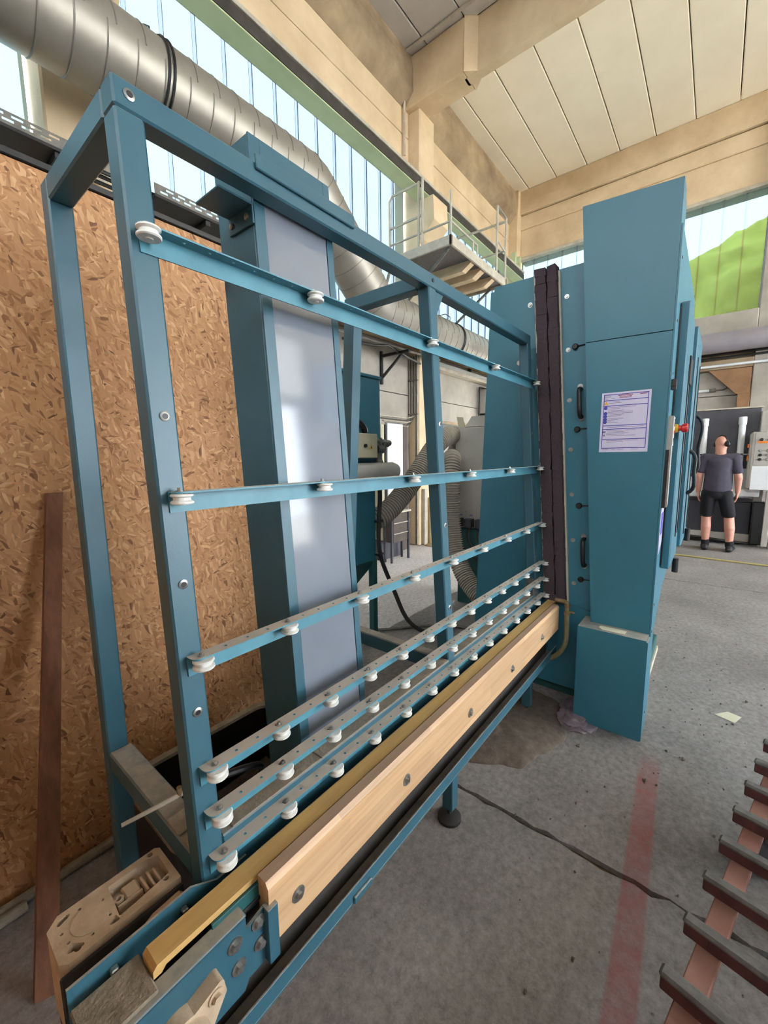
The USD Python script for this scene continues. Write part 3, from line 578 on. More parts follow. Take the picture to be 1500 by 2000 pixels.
for i in range(5):
    x = .469 + .3955*i; part(wd, 'board_bolt', cat(lathe([(.017, 0), (.0165, .002), (.008, .0022)], (x, .6255, .558), 18, '-y'), cyl((x, .6255, .558), (x, .6165, .558), .0075, 6)), 'zinc')
part(rk, 'belt_guide', bx(.298, .397, .658, .664, .585, .628, .001), 'teal_dark')
lg = part(rk, 'conveyor_leg', bx(1.315, 1.362, .725, .772, .05, .315, .003), 'teal')
part(lg, 'levelling_foot', cat(lathe([(.048, 0), (.048, .012), (.03, .022), (.012, .026)], (1.332, .747, 0), 20), cyl((1.332, .747, .02), (1.332, .747, .06), .008, 10)), 'rubber')
lg = part(rk, 'conveyor_leg', bx(2.20, 2.247, .725, .772, .05, .315, .003), 'teal')
part(lg, 'levelling_foot', cat(lathe([(.048, 0), (.048, .012), (.03, .022), (.012, .026)], (2.222, .747, 0), 20), cyl((2.222, .747, .02), (2.222, .747, .06), .008, 10)), 'rubber')
lg = part(rk, 'conveyor_leg', bx(.18, .227, .745, .792, .05, .42, .003), 'teal')
part(lg, 'levelling_foot', cat(lathe([(.048, 0), (.048, .012), (.03, .022), (.012, .026)], (.203, .768, 0), 20), cyl((.203, .768, .02), (.203, .768, .06), .008, 10)), 'rubber')
# the drive end nearest the camera
sp_ = part(rk, 'rear_side_plate', prism([(.100, .46), (.100, .646), (.300, .648), (.352, .618), (.42, .618), (.42, .46)], 'y', .738, .743), 'teal', smooth=False)
for x in (.163, .282): part(sp_, 'square_nut', bx(x - .006, x + .006, .726, .738, .611, .625, .002), 'zinc')
fp_ = part(rk, 'front_side_plate', cat(prism([(.14, .46), (.14, .616), (.345, .616), (.350, .612), (.350, .588), (.392, .600), (.392, .597), (.410, .478), (.35, .478), (.34, .46)], 'y', .632, .637), bx(.142, .352, .632, .664, .613, .619, .002), bx(.388, .412, .616, .637, .478, .60, .001)), 'teal', smooth=False)
for x, z in ((.375, .580), (.325, .580), (.378, .530), (.330, .527)): part(fp_, 'flange_bolt', hexbolt((x, .632, z), '-y', .0085, .006), 'zinc')
part(rk, 'end_cover', bx(.098, .198, .640, .724, .6195, .626, .003), 'felt')
bear = shapely.union_all([Point(.215, .520).buffer(.048, 12), Polygon([(.18, .55), (.235, .564), (.287, .578), (.292, .545), (.25, .48)])]).buffer(-.008).buffer(.008).difference(Point(.215, .520).buffer(.026, 12))
br = part(rk, 'bearing_housing', cat(prism(bear, 'y', .606, .632), lathe([(.042, 0), (.040, .022), (.032, .028), (.0262, .028), (.026, 0)], (.215, .606, .520), 28, '-y')), 'cast')
part(br, 'shaft_bore', lathe([(.026, 0), (.0255, .02), (.012, .021), (.010, .03)], (.215, .607, .520), 24, '-y'), 'black')
part(br, 'housing_bolt', hexbolt((.272, .606, .556), '-y', .008, .007), 'cast')
part(rk, 'drive_drum', cyl((.175, .665, .585), (.175, .715, .585), .034, 24), 'steel')
part(rk, 'pulley_guard', prism(Polygon([(.19, .55), (.20, .60), (.24, .622), (.29, .626), (.31, .60), (.31, .55)]).difference(Polygon([(.20, .54), (.21, .59), (.245, .61), (.285, .613), (.30, .595), (.30, .54)])), 'y', .752, .772), 'cast')
# gear housing
gx0, gx1, gy0, gy1, gz = .105, .308, .803, .912, .62
outl = Polygon([(gx0 + .012, gy0), (gx1, gy0), (gx1, gy1 - .008), (gx1 - .008, gy1), (gx0 + .02, gy1), (gx0, gy1 - .02), (gx0, gy0 + .012)])
pock = shapely.union_all([Polygon([(.200, .818), (.296, .830), (.298, .888), (.278, .896), (.205, .897)]), Polygon([(.118, .822), (.150, .815), (.128, .838)]), Polygon([(.124, .902), (.118, .885), (.150, .899)]), Polygon([(.18, .815), (.20, .812), (.196, .83)])]).buffer(-.003).buffer(.003)
bolt_h = shapely.union_all([Point(x, y).buffer(.0055, 6) for x, y in ((.134, .897), (.134, .819), (.287, .903), (.287, .823))] + [Point(x, y).buffer(.0026, 5) for x, y in ((.156, .893), (.122, .868), (.126, .842), (.158, .824), (.190, .836), (.190, .878))])
top = outl.difference(pock).difference(bolt_h)
gm = part(rk, 'gear_housing', cat(prism(outl, 'z', .46, gz - .026), prism(top, 'z', gz - .026, gz), prism(Point(.163, .858).buffer(.030, 16), 'z', gz, gz + .0015)), 'cast', smooth=False)
part(gm, 'housing_base', bx(gx0 + .004, gx1 - .004, gy0 + .004, gy1 - .004, .40, .4599, .004), 'cast_dark')
part(gm, 'lower_shroud', cat(bx(gx0 - .003, gx1 + .003, gy0 - .006, gy0 - .0002, .47, gz - .012, .003)), 'cast_dark')
ribs = [bx(.254 + .012*i, .258 + .012*i, .832, .872, gz - .025, gz - .004) for i in range(3)] + [bx(.206, .250, .845, .849, gz - .025, gz - .008), bx(.222, .250, .851, .886, gz - .025, gz - .010, .003), lathe([(.009, 0), (.009, .018), (.005, .018), (.005, 0)], (.212, .862, gz - .025), 14)]
part(gm, 'inner_rib', cat(ribs), 'cast', smooth=False)
part(gm, 'support_arm', bx(.14, .19, .745, .803, .50, .53, .004), 'cast_dark')
part(gm, 'support_leg', bx(.12, .16, .83, .87, 0, .40, .004), 'steel')
# brass elbow and hose at the far end
el = part(rk, 'pipe_elbow', cat(tube([(2.335, .648, .672), (2.335, .600, .672), (2.335, .588, .668), (2.335, .583, .655), (2.335, .583, .60)], .012, 10), lathe([(.0165, 0), (.0165, .016)], (2.335, .583, .60), 8), lathe([(.0165, 0), (.0165, .014)], (2.335, .583, .645), 8), bx(2.328, 2.342, .545, .583, .612, .622, .003)), 'brass')
part(el, 'hose', tube(smooth_path([(2.335, .583, .60), (2.335, .580, .50), (2.335, .588, .42), (2.335, .63, .345), (2.33, .70, .30)], 18), .0135, 10), 'hose_green')
part(rk, 'limit_switch', cat(bx(2.24, 2.30, .74, .80, .70, .74, .004), cyl((2.20, .77, .735), (2.32, .80, .75), .009), bx(2.29, 2.33, .76, .80, .74, .78, .004)), 'steel')

# tall flat box with a frosted front, standing behind the rack
lb = thing('panel_box', 'tall narrow teal box with a frosted white front sheet leaning behind the rack', 'box', (.765, .95, .40))
c0, D = .757, .155
part(lb, 'body', lean(.635, .895, c0 + .004, c0 + D, .42, 2.24, .003), 'teal')
part(lb, 'edge_frame', lean(.635, .666, c0 - .002, c0 + .004, .42, 2.24, .001), 'teal'); part(lb, 'edge_frame', lean(.871, .895, c0 - .002, c0 + .004, .42, 2.24, .001), 'teal')
part(lb, 'edge_frame', lean(.666, .871, c0 - .002, c0 + .004, 2.14, 2.24, .001), 'teal')
part(lb, 'frosted_sheet', lean(.6665, .8705, c0 + .0005, c0 + .0035, .43, 2.1395, .0005), 'light_sheet', smooth=False)
bk = part(lb, 'hanging_bracket', cat(lean(.545, .634, c0 - .002, c0 + .10, 2.076, 2.081, .001), lean(.629, .634, c0 - .002, c0 + .10, 2.035, 2.076, .001)), 'teal')
for y in (.02, .085): part(bk, 'bracket_bolt', lathe([(.008, 0), (.008, .004), (.004, .006)], (.629, c0 + y + T*2.055, 2.055), 8, '-x'), 'zinc')

# tub, lance, batten, hoses on the floor by the partition
tub = thing('waste_tub', 'black plastic tub with a dusty rim and grit standing under the rack', 'tub', (.72, 1.30, 0))
o = sbox(.435, 1.10, 1.03, 1.56).buffer(-.06).buffer(.06, 8); i_ = o.buffer(-.012)
part(tub, 'tub_wall', prism(o.difference(i_), 'z', .0, .345), 'black', smooth=40); part(tub, 'tub_bottom', prism(i_, 'z', .0, .02), 'black')
part(tub, 'rim', prism(o.buffer(.014).difference(i_.buffer(-.004)), 'z', .345, .358), 'dusty', smooth=40)
g = trimesh.creation.box(bounds=[[.46, 1.13, .02], [1.0, 1.53, .10]]).subdivide().subdivide().subdivide().subdivide(); v = np.array(g.vertices); tz = v[:, 2] > .09; v[tz, 2] += .06*meshkit.fbm(v[tz]*6, 3, 4) - .03
part(tub, 'grit', mk(v, g.faces), 'sand', smooth=60)
ln = thing('blow_lance', 'thin pale blow lance with a brass valve lying over the lower cross beam', 'air lance', (.35, .93, .69))
part(ln, 'lance_tube', tube([(.255, .957, .684), (.34, .937, .690), (.40, .925, .694)], [.0045, .0055, .006], 10), 'pale_steel')
part(ln, 'valve_body', cat(cyl((.385, .928, .692), (.44, .915, .694), .012, 10), bx(.40, .416, .905, .940, .70, .716, .003), cyl((.37, .931, .688), (.37, .931, .712), .006, 8)), 'brass')
part(ln, 'air_hose', tube(smooth_path([(.44, .915, .694), (.50, .90, .685), (.58, .92, .64), (.60, 1.0, .52), (.61, 1.06, .3), (.56, 1.075, .02)], 24), .009, 8), 'black')
bt = solo('batten', hull([(x, y, z) for x, y, z in ((.115, 1.345, .0), (.165, 1.325, .0), (.115, 1.365, .0), (.165, 1.345, .0), (.352, 1.724, 1.372), (.395, 1.724, 1.372), (.352, 1.748, 1.372), (.395, 1.748, 1.372))]), 'timber', 'old brown wooden batten leaning against the strand board', 'batten')
for k, (a, b) in enumerate((((-.6, 1.70), (.9, 1.715)), ((-.6, 1.655), (.16, 1.672)))):
    solo('floor_conduit', tube([(a[0], a[1], .018), ((a[0] + b[0])/2, (a[1] + b[1])/2, .018), (b[0], b[1], .018)], .017, 10), 'dusty', ('longer dusty pipe lying along the foot of the strand board', 'shorter dusty pipe lying on the floor in front of a longer one')[k], 'pipe')

# ------------------------------------------------------------------ the blasting cabinet
cb = thing('blasting_cabinet', 'tall teal blasting machine with a dark brush slot on its near face', 'machine', (2.9, .7, 0))
hood = Polygon([(.205, .56), (.20, 2.69), (.617, 2.715), (.467, .56)])          # (y, z) of the face with the notice
hm = prism([(.200, .56), (.200, 2.045), (.572, 2.052), (.470, .56)], 'x', 2.38, 2.50)
part(cb, 'front_hood', hm, 'teal_clean', smooth=False)
part(cb, 'front_hood', prism([(.200, 2.049), (.200, 2.692), (.617, 2.716), (.5725, 2.056)], 'x', 2.38, 2.50), 'teal_clean', smooth=False)
part(cb, 'hood_back', prism([(.205, 2.40), (.205, 2.688), (.612, 2.710), (.59, 2.40)], 'x', 2.50, 2.62), 'teal_clean', smooth=False)
body = prism([(.235, .56), (.205, .95), (.205, 2.50), (1.135, 2.50), (1.195, .40), (1.195, .12), (.60, .12), (.60, .56)], 'x', 2.505, 3.62)
part(cb, 'body', body, 'teal_clean', smooth=False)
# the side plate that tapers towards the bottom, seen edge on
sidep = prism([(2.38, .56), (2.38, 2.50), (2.52, 2.50), (3.62, 2.50), (3.62, .80), (2.85, .74), (2.50, .545), (2.50, .17), (2.42, .06), (2.28, .04), (2.28, .565)], 'y', .192, .199)
part(cb, 'side_plate', sidep, 'teal_clean', smooth=False)
for x, z in ((2.44, 2.10), (2.44, 1.86), (2.42, .72), (2.41, .58), (2.36, .16), (2.45, 2.38)): part(cb, 'side_screw', lathe([(.007, 0), (.006, .003)], (x, .192, z), 10, '-y'), 'steel')
lbx = part(cb, 'lower_box', prism([(.199, .035), (.199, .572), (.512, .572), (.512, .035)], 'x', 2.28, 2.50), 'teal_clean', smooth=False)
# doors on the aisle side, standing proud of the side plate
d1 = part(cb, 'door', bx(2.56, 3.02, .150, .191, .88, 2.215, .006), 'teal_clean')
part(d1, 'door_seal', bx(2.552, 2.56, .184, .191, .90, 2.19), 'black'); 
d2 = part(cb, 'door', bx(3.03, 3.60, .130, .191, .92, 2.20, .006), 'teal_clean')
for d, x in ((d1, 2.78), (d1, 2.93), (d2, 3.16), (d2, 3.48)):
    part(d, 'rubber_strip', bx(x, x + .03, (.146 if x < 3 else .126), (.150 if x < 3 else .130), 1.02 if x < 3 else .98, 1.95 if x < 3 else 2.05), 'black')
part(d1, 'vent_louvre', bx(2.80, 2.98, .142, .150, 1.86, 2.00, .002), 'rubber')
part(d1, 'hinge', cyl((2.86, .14, .80), (2.86, .14, .88), .016, 10), 'black'); part(d2, 'hinge', cyl((3.4, .118, .90), (3.4, .118, .98), .018, 10), 'black')
part(d2, 'door_handle', cat(tube(smooth_path([(3.10, .130, 1.50), (3.10, .108, 1.48), (3.10, .100, 1.38), (3.10, .104, 1.26), (3.10, .130, 1.24)], 14), .011, 8)), 'black')
part(d2, 'door_handle', tube(smooth_path([(3.55, .130, 1.74), (3.55, .110, 1.72), (3.55, .102, 1.5), (3.55, .108, 1.35), (3.55, .130, 1.33)], 14), .011, 8), 'black')
# switch plate with the emergency stop
sw = part(cb, 'control_strip', prism([(2.405, 1.40), (2.405, 1.66), (2.47, 1.66), (2.47, 1.24), (2.43, 1.22)], 'y', .172, .192), 'grey_cab', smooth=False)
part(sw, 'dial_plate', bx(2.408, 2.45, .168, .172, 1.52, 1.655, .001), 'white'); part(sw, 'dial_mark', cat(bx(2.42, 2.436, .1665, .168, 1.61, 1.645), bx(2.424, 2.44, .1665, .168, 1.535, 1.555)), 'black'); part(sw, 'gauge_face', lathe([(.012, 0), (.011, .002)], (2.43, .168, 1.582), 14, '-y'), 'red')
part(sw, 'black_slot', bx(2.385, 2.404, .178, .192, 1.22, 1.50), 'black')
part(sw, 'text_strip', cat(*[bx(2.44, 2.462, .1705, .172, z, z + .006) for z in (1.33, 1.36, 1.39, 1.43, 1.46, 1.49)]), 'ink_grey')
part(sw, 'stop_collar', lathe([(.021, 0), (.021, .010), (.016, .016)], (2.50, .172, 1.605), 20, '-y'), 'yellow'); es = part(sw, 'stop_button', lathe([(.013, .012), (.013, .028), (.021, .032), (.0215, .050), (.017, .055)], (2.50, .172, 1.605), 20, '-y'), 'red')
part(sw, 'key_switch', cat(lathe([(.012, 0), (.011, .02)], (2.415, .192, 1.80), 10, '-y'), bx(2.405, 2.42, .17, .192, 1.78, 1.83, .003)), 'black')
# base under the body
part(cb, 'base_plinth', bx(2.56, 3.60, .25, 1.16, 0, .12, .006), 'teal_dark'); part(cb, 'inner_wall', bx(2.52, 3.60, .30, .306, .12, .62), 'teal_dark')
part(cb, 'base_sill', cat(bx(2.42, 3.60, .238, .262, .0, .035, .003), bx(2.40, 3.58, .262, .55, .03, .036)), 'pale_steel')
part(cb, 'base_cable', tube(smooth_path([(2.52, .25, .26), (2.50, .214, .24), (2.47, .205, .16), (2.46, .22, .09), (2.50, .26, .05)], 16), .010, 8), 'black')
part(cb, 'kick_plate', bx(2.46, 2.50, .515, 1.14, .10, .62, .004), 'teal_clean')
# near face on both sides of the slot
rp = part(cb, 'slot_door', prism([(.455, .60), (.59, 2.46), (.733, 2.468), (.603, .62)], 'x', 2.455, 2.505), 'teal_clean', smooth=False)
def onx(z, dy): return .603 + (.733 - .603)*(z - .62)/1.85 - dy
for z in (2.33, 2.05, 1.78, 1.51, 1.26, 1.0, .75): part(rp, 'door_bolt', hexbolt((2.455, onx(z, .028), z), '-x', .007, .005), 'zinc')
for z in (2.06, 1.62, 1.20, .78):
    part(rp, 'black_knob', cat(lathe([(.016, 0), (.016, .012), (.012, .018)], (2.455, onx(z, .066), z), 14, '-x'), cyl((2.45, onx(z, .066), z), (2.45, onx(z, .115), z + .004), .0035, 6)), 'black')
for z in (1.76, .94):
    h = part(rp, 'door_handle', tube(smooth_path([(2.455, onx(z + .075, .088), z + .075), (2.42, onx(z + .07, .088), z + .068), (2.41, onx(z, .088), z), (2.42, onx(z - .07, .088), z - .068), (2.455, onx(z - .075, .088), z - .075)], 16), .0115, 8), 'black')
    part(h, 'handle_bolt', hexbolt((2.453, onx(z + .088, .086), z + .088), '-x', .008, .005), 'zinc'); part(h, 'handle_bolt', hexbolt((2.453, onx(z - .085, .088), z - .085), '-x', .006, .004), 'zinc')
part(cb, 'lower_panel', prism([(.45, .30), (.455, .595), (.603, .615), (.60, .30)], 'x', 2.458, 2.505), 'teal_clean', smooth=False)
part(cb, 'slot_edge_strip', prism([(.603, .63), (.732, 2.466), (.741, 2.468), (.612, .63)], 'x', 2.435, 2.456), 'pale_steel', smooth=False)
def brush(y0, y1, seed):
    rr = np.random.default_rng(seed); n = 46; ms = []
    for k in range(n):
        z0, z1 = .63 + 1.86*k/n, .63 + 1.86*(k + 1)/n; s0, s1 = T*(z0 - .63), T*(z1 - .63); j = rr.normal(0, .0022, 4)
        ms.append(hull([(2.40 + j[0], y0 + s0 + j[1], z0), (2.40 + j[2], y0 + s1 + j[3], z1 + (rr.normal(0, .006) if k == n - 1 else .002)), (2.40 + j[1], y1 + s0 + j[2], z0), (2.40 + j[3], y1 + s1 + j[0], z1 + .002),
                        (2.455, y0 + s0, z0), (2.455, y0 + s1, z1), (2.455, y1 + s0, z0), (2.455, y1 + s1, z1)]))
    return cat(ms)
part(cb, 'slot_brush', brush(.612, .662, 1), 'brush', 'right bristle strip of the slot', smooth=False); part(cb, 'slot_brush', brush(.669, .728, 2), 'brush', 'left bristle strip of the slot', smooth=False)
part(cb, 'slot_shadow_gap', prism([(.655, .62), (.785, 2.48), (.80, 2.48), (.67, .62)], 'x', 2.457, 2.475), 'black')
part(cb, 'slot_holder', cat(prism([(.728, .64), (.858, 2.49), (.868, 2.49), (.738, .64)], 'x', 2.42, 2.47)), 'pale_steel', smooth=False)
lp = part(cb, 'rear_face_panel', prism([(.735, .35), (.735, .62), (.866, 2.482), (1.133, 2.452), (1.195, .42), (1.195, .35)], 'x', 2.452, 2.505), 'teal_clean', smooth=False)
for y, z in ((.892, 2.33), (.945, 2.02)): part(lp, 'door_bolt', hexbolt((2.452, y, z), '-x', .008, .006), 'zinc')
part(cb, 'door_latch', cat(bx(2.40, 2.455, .512, .535, .355, .43, .004), cyl((2.42, .52, .36), (2.42, .52, .425), .012, 10)), 'black'); part(cb, 'latch_plate', bx(2.385, 2.40, .514, .53, .36, .42, .002), 'beige_box')
part(cb, 'type_plate', bx(2.445, 2.452, .86, .94, .50, .57, .001), 'black'); part(cb, 'type_plate_label', cat(bx(2.443, 2.445, .866, .905, .508, .555)), 'beige_box')

# notices and papers
nt = thing('safety_notice', 'blue bordered printed notice stuck on the teal machine front', 'notice', (2.379, .372, 1.65))
NX, ny0, ny1, nz0, nz1 = 2.3790, .265, .479, 1.493, 1.790
def nb(a, b, c, d, t=.0006): return bx(NX - t, NX, ny1 - a*(ny1 - ny0), ny1 - b*(ny1 - ny0), nz1 - c*(nz1 - nz0), nz1 - d*(nz1 - nz0))
part(nt, 'sheet', bx(NX, 2.38, ny0, ny1, nz0, nz1), 'paper')
part(nt, 'blue_frame', cat(nb(.045, .955, .030, .042), nb(.045, .955, .925, .937), nb(.045, .060, .03, .937), nb(.94, .955, .03, .937), *[nb(.045, .955, t, t + .012) for t in (.125, .215, .545, .605, .775)]), 'ink_blue', smooth=False)
ln_ = []
rr = random.Random(5)
for t, a, b in [(.15, .15, .38), (.172, .15, .42), (.245, .14, .72), (.268, .14, .40)] + [(.30 + .022*k, .14, rr.choice([.42, .5, .66, .9, .48])) for k in range(5)] + [(.43 + .021*k, .14, rr.choice([.36, .48, .3])) for k in range(4)] + [(.575, .15, .9)] + \
    [(.63 + .022*k, .14, rr.choice([.5, .74, .6, .52])) for k in range(5)] + [(.80, .15, .8), (.823, .15, .5), (.95, .05, .2), (.95, .26, .34), (.95, .38, .52), (.95, .68, .82), (.05, .06, .2), (.07, .06, .2), (.095, .06, .14), (.095, .21, .28)]:
    ln_.append(nb(a, b, t, t + .0065))
part(nt, 'print_lines', cat(ln_), 'ink_grey', smooth=False)
part(nt, 'title_lines', cat(nb(.34, .64, .05, .062), nb(.37, .62, .072, .080), nb(.37, .62, .09, .099), nb(.78, .92, .05, .062)), 'ink_red', smooth=False)
def disc(a, c, r=.0085): return lathe([(r, 0), (r, .0006)], (NX, ny1 - a*(ny1 - ny0), nz1 - c*(nz1 - nz0)), 16, '-x')
part(nt, 'blue_icons', cat(*[disc(.095, c) for c in (.255, .345, .395, .445, .49)]), 'ink_blue', smooth=False)
yy, zz = ny1 - .10*(ny1 - ny0), nz1 - .175*(nz1 - nz0)
part(nt, 'warning_triangle', prism([(yy - .011, zz - .008), (yy + .011, zz - .008), (yy, zz + .010)], 'x', NX - .0006, NX), 'yellow', smooth=False)
part(nt, 'first_aid_icons', cat(nb(.06, .12, .64, .675), nb(.07, .11, .70, .73)), 'ink_grey', smooth=False)
n2 = thing('side_notice', 'second blue and white notice on the narrow side of the teal machine', 'notice', (2.40, .190, 1.2))
part(n2, 'sheet', prism([(2.392, .985), (2.395, 1.20), (2.43, 1.225), (2.52, 1.225), (2.52, 1.035), (2.42, .985)], 'y', .1895, .1915), 'paper', smooth=False); part(n2, 'blue_block', bx(2.41, 2.50, .1888, .1895, 1.08, 1.19), 'ink_blue', smooth=False)
solo('paper_note', leany(prism([(2.295, .398), (2.318, .418), (2.345, .414), (2.345, .292), (2.30, .296)], 'z', .5735, .576), 0), 'note', 'cream paper note lying on top of the lower teal box', 'paper')
solo('floor_paper', hull([(2.86, -.10, .002), (2.94, -.16, .002), (2.83, -.19, .003), (2.90, -.22, .012), (2.86, -.10, .004), (2.90, -.2, .016)]), 'note', 'small torn scrap of paper on the open floor by the aisle', 'paper')
# low brown mound and a crumpled bag below the slot
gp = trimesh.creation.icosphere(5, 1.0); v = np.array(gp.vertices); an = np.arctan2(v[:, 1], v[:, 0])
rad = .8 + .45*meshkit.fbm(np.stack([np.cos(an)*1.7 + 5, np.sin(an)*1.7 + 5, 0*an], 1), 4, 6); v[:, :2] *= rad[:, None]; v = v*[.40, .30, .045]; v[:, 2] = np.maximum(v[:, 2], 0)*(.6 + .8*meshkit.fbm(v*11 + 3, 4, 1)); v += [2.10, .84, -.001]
solo('brown_mound', mk(v, gp.faces), 'sand', 'low uneven brown mound under the conveyor end', 'grit', smooth=60, kind='stuff')
bg = trimesh.creation.icosphere(4, 1.0); v = np.array(bg.vertices); v = v*[.15, .10, .045]*(.7 + .75*meshkit.fbm(v*3 + 5, 4, 8))[:, None]; v[:, 2] = np.maximum(v[:, 2], -.02) + .02; v += [2.37, .50, 0]
solo('plastic_bag', mk(v, bg.faces), 'ink_grey' if 0 else noisy('pale_plastic_film', lin(140, 128, 138), lin(112, 102, 112), 20, .4), 'crumpled pale plastic sheet beside the foot of the lower teal box', 'plastic sheet', smooth=50)

# ------------------------------------------------------------------ machines behind the rack
hp = thing('grit_hopper', 'teal grit hopper on legs with a beige warning box, behind the rack', 'hopper', (2.2, 2.25, 0))
part(hp, 'upper_body', bx(1.95, 2.445, 2.0, 2.5, 1.34, 2.05, .006), 'teal_clean'); part(hp, 'lid', bx(1.94, 2.455, 1.99, 2.51, 2.05, 2.075, .006), 'teal_clean')
part(hp, 'lower_body', bx(1.97, 2.40, 2.02, 2.46, .68, 1.335, .006), 'teal_clean')
part(hp, 'funnel', hull([(x, y, z) for x, y, z in ((1.97, 2.02, .68), (2.40, 2.02, .68), (1.97, 2.46, .68), (2.40, 2.46, .68), (2.10, 2.16, .42), (2.22, 2.16, .42), (2.10, 2.3, .42), (2.22, 2.3, .42))]), 'teal_dark', smooth=False)
for x, y in ((2.36, 2.02), (1.97, 2.02), (2.36, 2.42), (1.97, 2.42)):
    l = part(hp, 'leg', bx(x, x + .05, y, y + .05, .02, .68, .003), 'teal_dark'); part(l, 'leg_foot', bx(x - .02, x + .07, y - .02, y + .07, 0, .02, .003), 'teal_dark')
wb_ = part(hp, 'warning_box', bx(2.06, 2.29, 1.90, 1.999, 1.475, 1.645, .006), 'beige_box')
part(wb_, 'warning_sign', prism([(2.196, 1.535), (2.236, 1.535), (2.216, 1.572)], 'y', 1.8985, 1.90), 'yellow'); part(wb_, 'sign_bolt', prism([(2.213, 1.541), (2.219, 1.541), (2.218, 1.561), (2.213, 1.553)], 'y', 1.8975, 1.8985), 'black'); part(wb_, 'box_lock', lathe([(.012, 0), (.012, .014)], (2.15, 1.90, 1.56), 10, '-y'), 'black')
part(hp, 'elbow_pipe', tube(smooth_path([(2.02, 1.98, 1.70), (2.08, 1.96, 1.735), (2.16, 1.95, 1.72), (2.22, 1.96, 1.66)], 16), .022, 10), 'black'); part(hp, 'pipe_tap', bx(2.09, 2.11, 1.94, 1.97, 1.74, 1.78, .004), 'black')
part(hp, 'valve_group', cat(cyl((2.29, 1.94, 1.60), (2.50, 1.96, 1.585), .022, 10), cyl((2.36, 1.95, 1.62), (2.36, 1.95, 1.45), .026, 10), cyl((2.33, 1.95, 1.54), (2.40, 1.95, 1.54), .034, 10), lathe([(.03, 0), (.036, .03), (.02, .07)], (2.36, 1.95, 1.41), 12), bx(2.40, 2.47, 1.93, 1.98, 1.555, 1.60, .008), bx(2.30, 2.35, 1.93, 1.98, 1.56, 1.62, .006)), 'steel')
part(hp, 'pressure_cylinder', lathe([(.02, 0), (.055, .012), (.066, .05), (.066, .53), (.055, .57), (.02, .585)], (1.96, 1.93, 1.375), 22, 'x'), 'grey_cab')
hz = part(hp, 'air_hose', tube(smooth_path([(2.40, 1.99, 1.36), (2.41, 1.99, 1.1), (2.41, 1.985, .72), (2.47, 1.95, .52), (2.54, 1.92, .34), (2.60, 1.86, .16), (2.70, 1.75, .05), (2.86, 1.66, .022), (3.0, 1.75, .02)], 60), .017, 10), 'rubber')
for z in (1.24, .98, .72): part(hz, 'hose_clamp', bx(2.37, 2.44, 1.975, 2.015, z, z + .02, .004), 'black')
part(hp, 'outlet_collar', cyl((2.45, 2.30, .93), (2.52, 2.24, .96), .095, 20), 'pale_steel')
gb = part(hp, 'hanging_sack', hull([(2.46, 2.35, .94), (2.54, 2.30, .94), (2.47, 2.36, .62), (2.55, 2.30, .60), (2.50, 2.40, .7), (2.50, 2.33, .56)]), 'brown')
def ribbed(name, label, pts, r, mat_, pitch=.022, amp=.10, n=20):
    P = smooth_path(pts, 400); s = np.r_[0, np.cumsum(np.linalg.norm(np.diff(P, axis=0), axis=1))]
    k = int(s[-1]/pitch)*6; d = np.linspace(0, s[-1], k); Q = np.stack([np.interp(d, s, P[:, i]) for i in range(3)], 1)
    t = thing(name, label, 'hose', pts[0]); ph = (d/pitch) % 1.0
    part(t, 'ribbed_wall', tube(Q, r*(1 + amp*(np.where(ph < .55, 1, -1))), n), mat_, smooth=25)
    part(t, 'end_collar', tube([Q[0] - (Q[3] - Q[0]), Q[0], Q[8]], r*1.13, n), 'pale_steel'); part(t, 'end_collar', tube([Q[-8], Q[-1]], r*1.13, n), 'pale_steel')
    return t
ribbed('suction_hose', 'thick grey ribbed suction hose rising from the hopper to the grey cabinet', [(2.50, 2.26, .93), (2.62, 2.16, .985), (2.85, 2.10, 1.15), (3.10, 2.06, 1.39), (3.32, 2.03, 1.60), (3.55, 2.02, 1.685), (3.72, 2.04, 1.65), (3.78, 2.10, 1.5)], .082, 'hose_grey')
ribbed('exhaust_hose', 'grey ribbed hose hanging down beside the grey cabinet to the machine', [(3.42, 1.96, 1.44), (3.36, 1.90, 1.46), (3.30, 1.87, 1.38), (3.28, 1.86, 1.05), (3.27, 1.82, .70), (3.22, 1.68, .42), (3.16, 1.5, .28), (3.10, 1.34, .22), (3.08, 1.21, .22)], .075, 'hose_grey')
gc = thing('control_cabinet', 'grey electrical control cabinet on a green base behind the machine', 'cabinet', (3.8, 1.85, 0))
part(gc, 'body', bx(3.60, 4.0, 1.55, 2.0, .78, 1.755, .008), 'grey_cab'); part(gc, 'door', bx(3.575, 3.598, 1.55, 1.985, .80, 1.75, .005), 'grey_cab')
part(gc, 'base_unit', bx(3.62, 4.0, 1.50, 1.97, 0, .775, .008), 'teal_dark')
part(gc, 'top_hood', hull([(3.60, 1.62, 1.757), (3.60, 1.90, 1.757), (3.95, 1.62, 1.757), (3.95, 1.9, 1.757), (3.66, 1.62, 1.86), (3.66, 1.86, 1.86), (3.95, 1.62, 1.86), (3.95, 1.86, 1.86)]), 'grey_cab', smooth=False)
part(gc, 'open_flap', hull([(3.62, 1.91, 1.757), (3.62, 1.98, 1.757), (3.62, 1.93, 1.85), (3.62, 2.0, 1.86), (3.64, 1.91, 1.757), (3.64, 2.0, 1.86)]), 'beige_box', smooth=False)
for k, y in enumerate((1.88, 1.77, 1.66)):
    pb = part(gc, 'plug_box', bx(3.50, 3.574, y, y + .075, .80, .885, .005), 'grey_panel')
    part(pb, 'cable', tube(smooth_path([(3.53, y + .035, .80), (3.50, y + .03, .70), (3.45, y - .10, .58), (3.40, y - .26, .52)], 18), .014, 8), 'rubber')
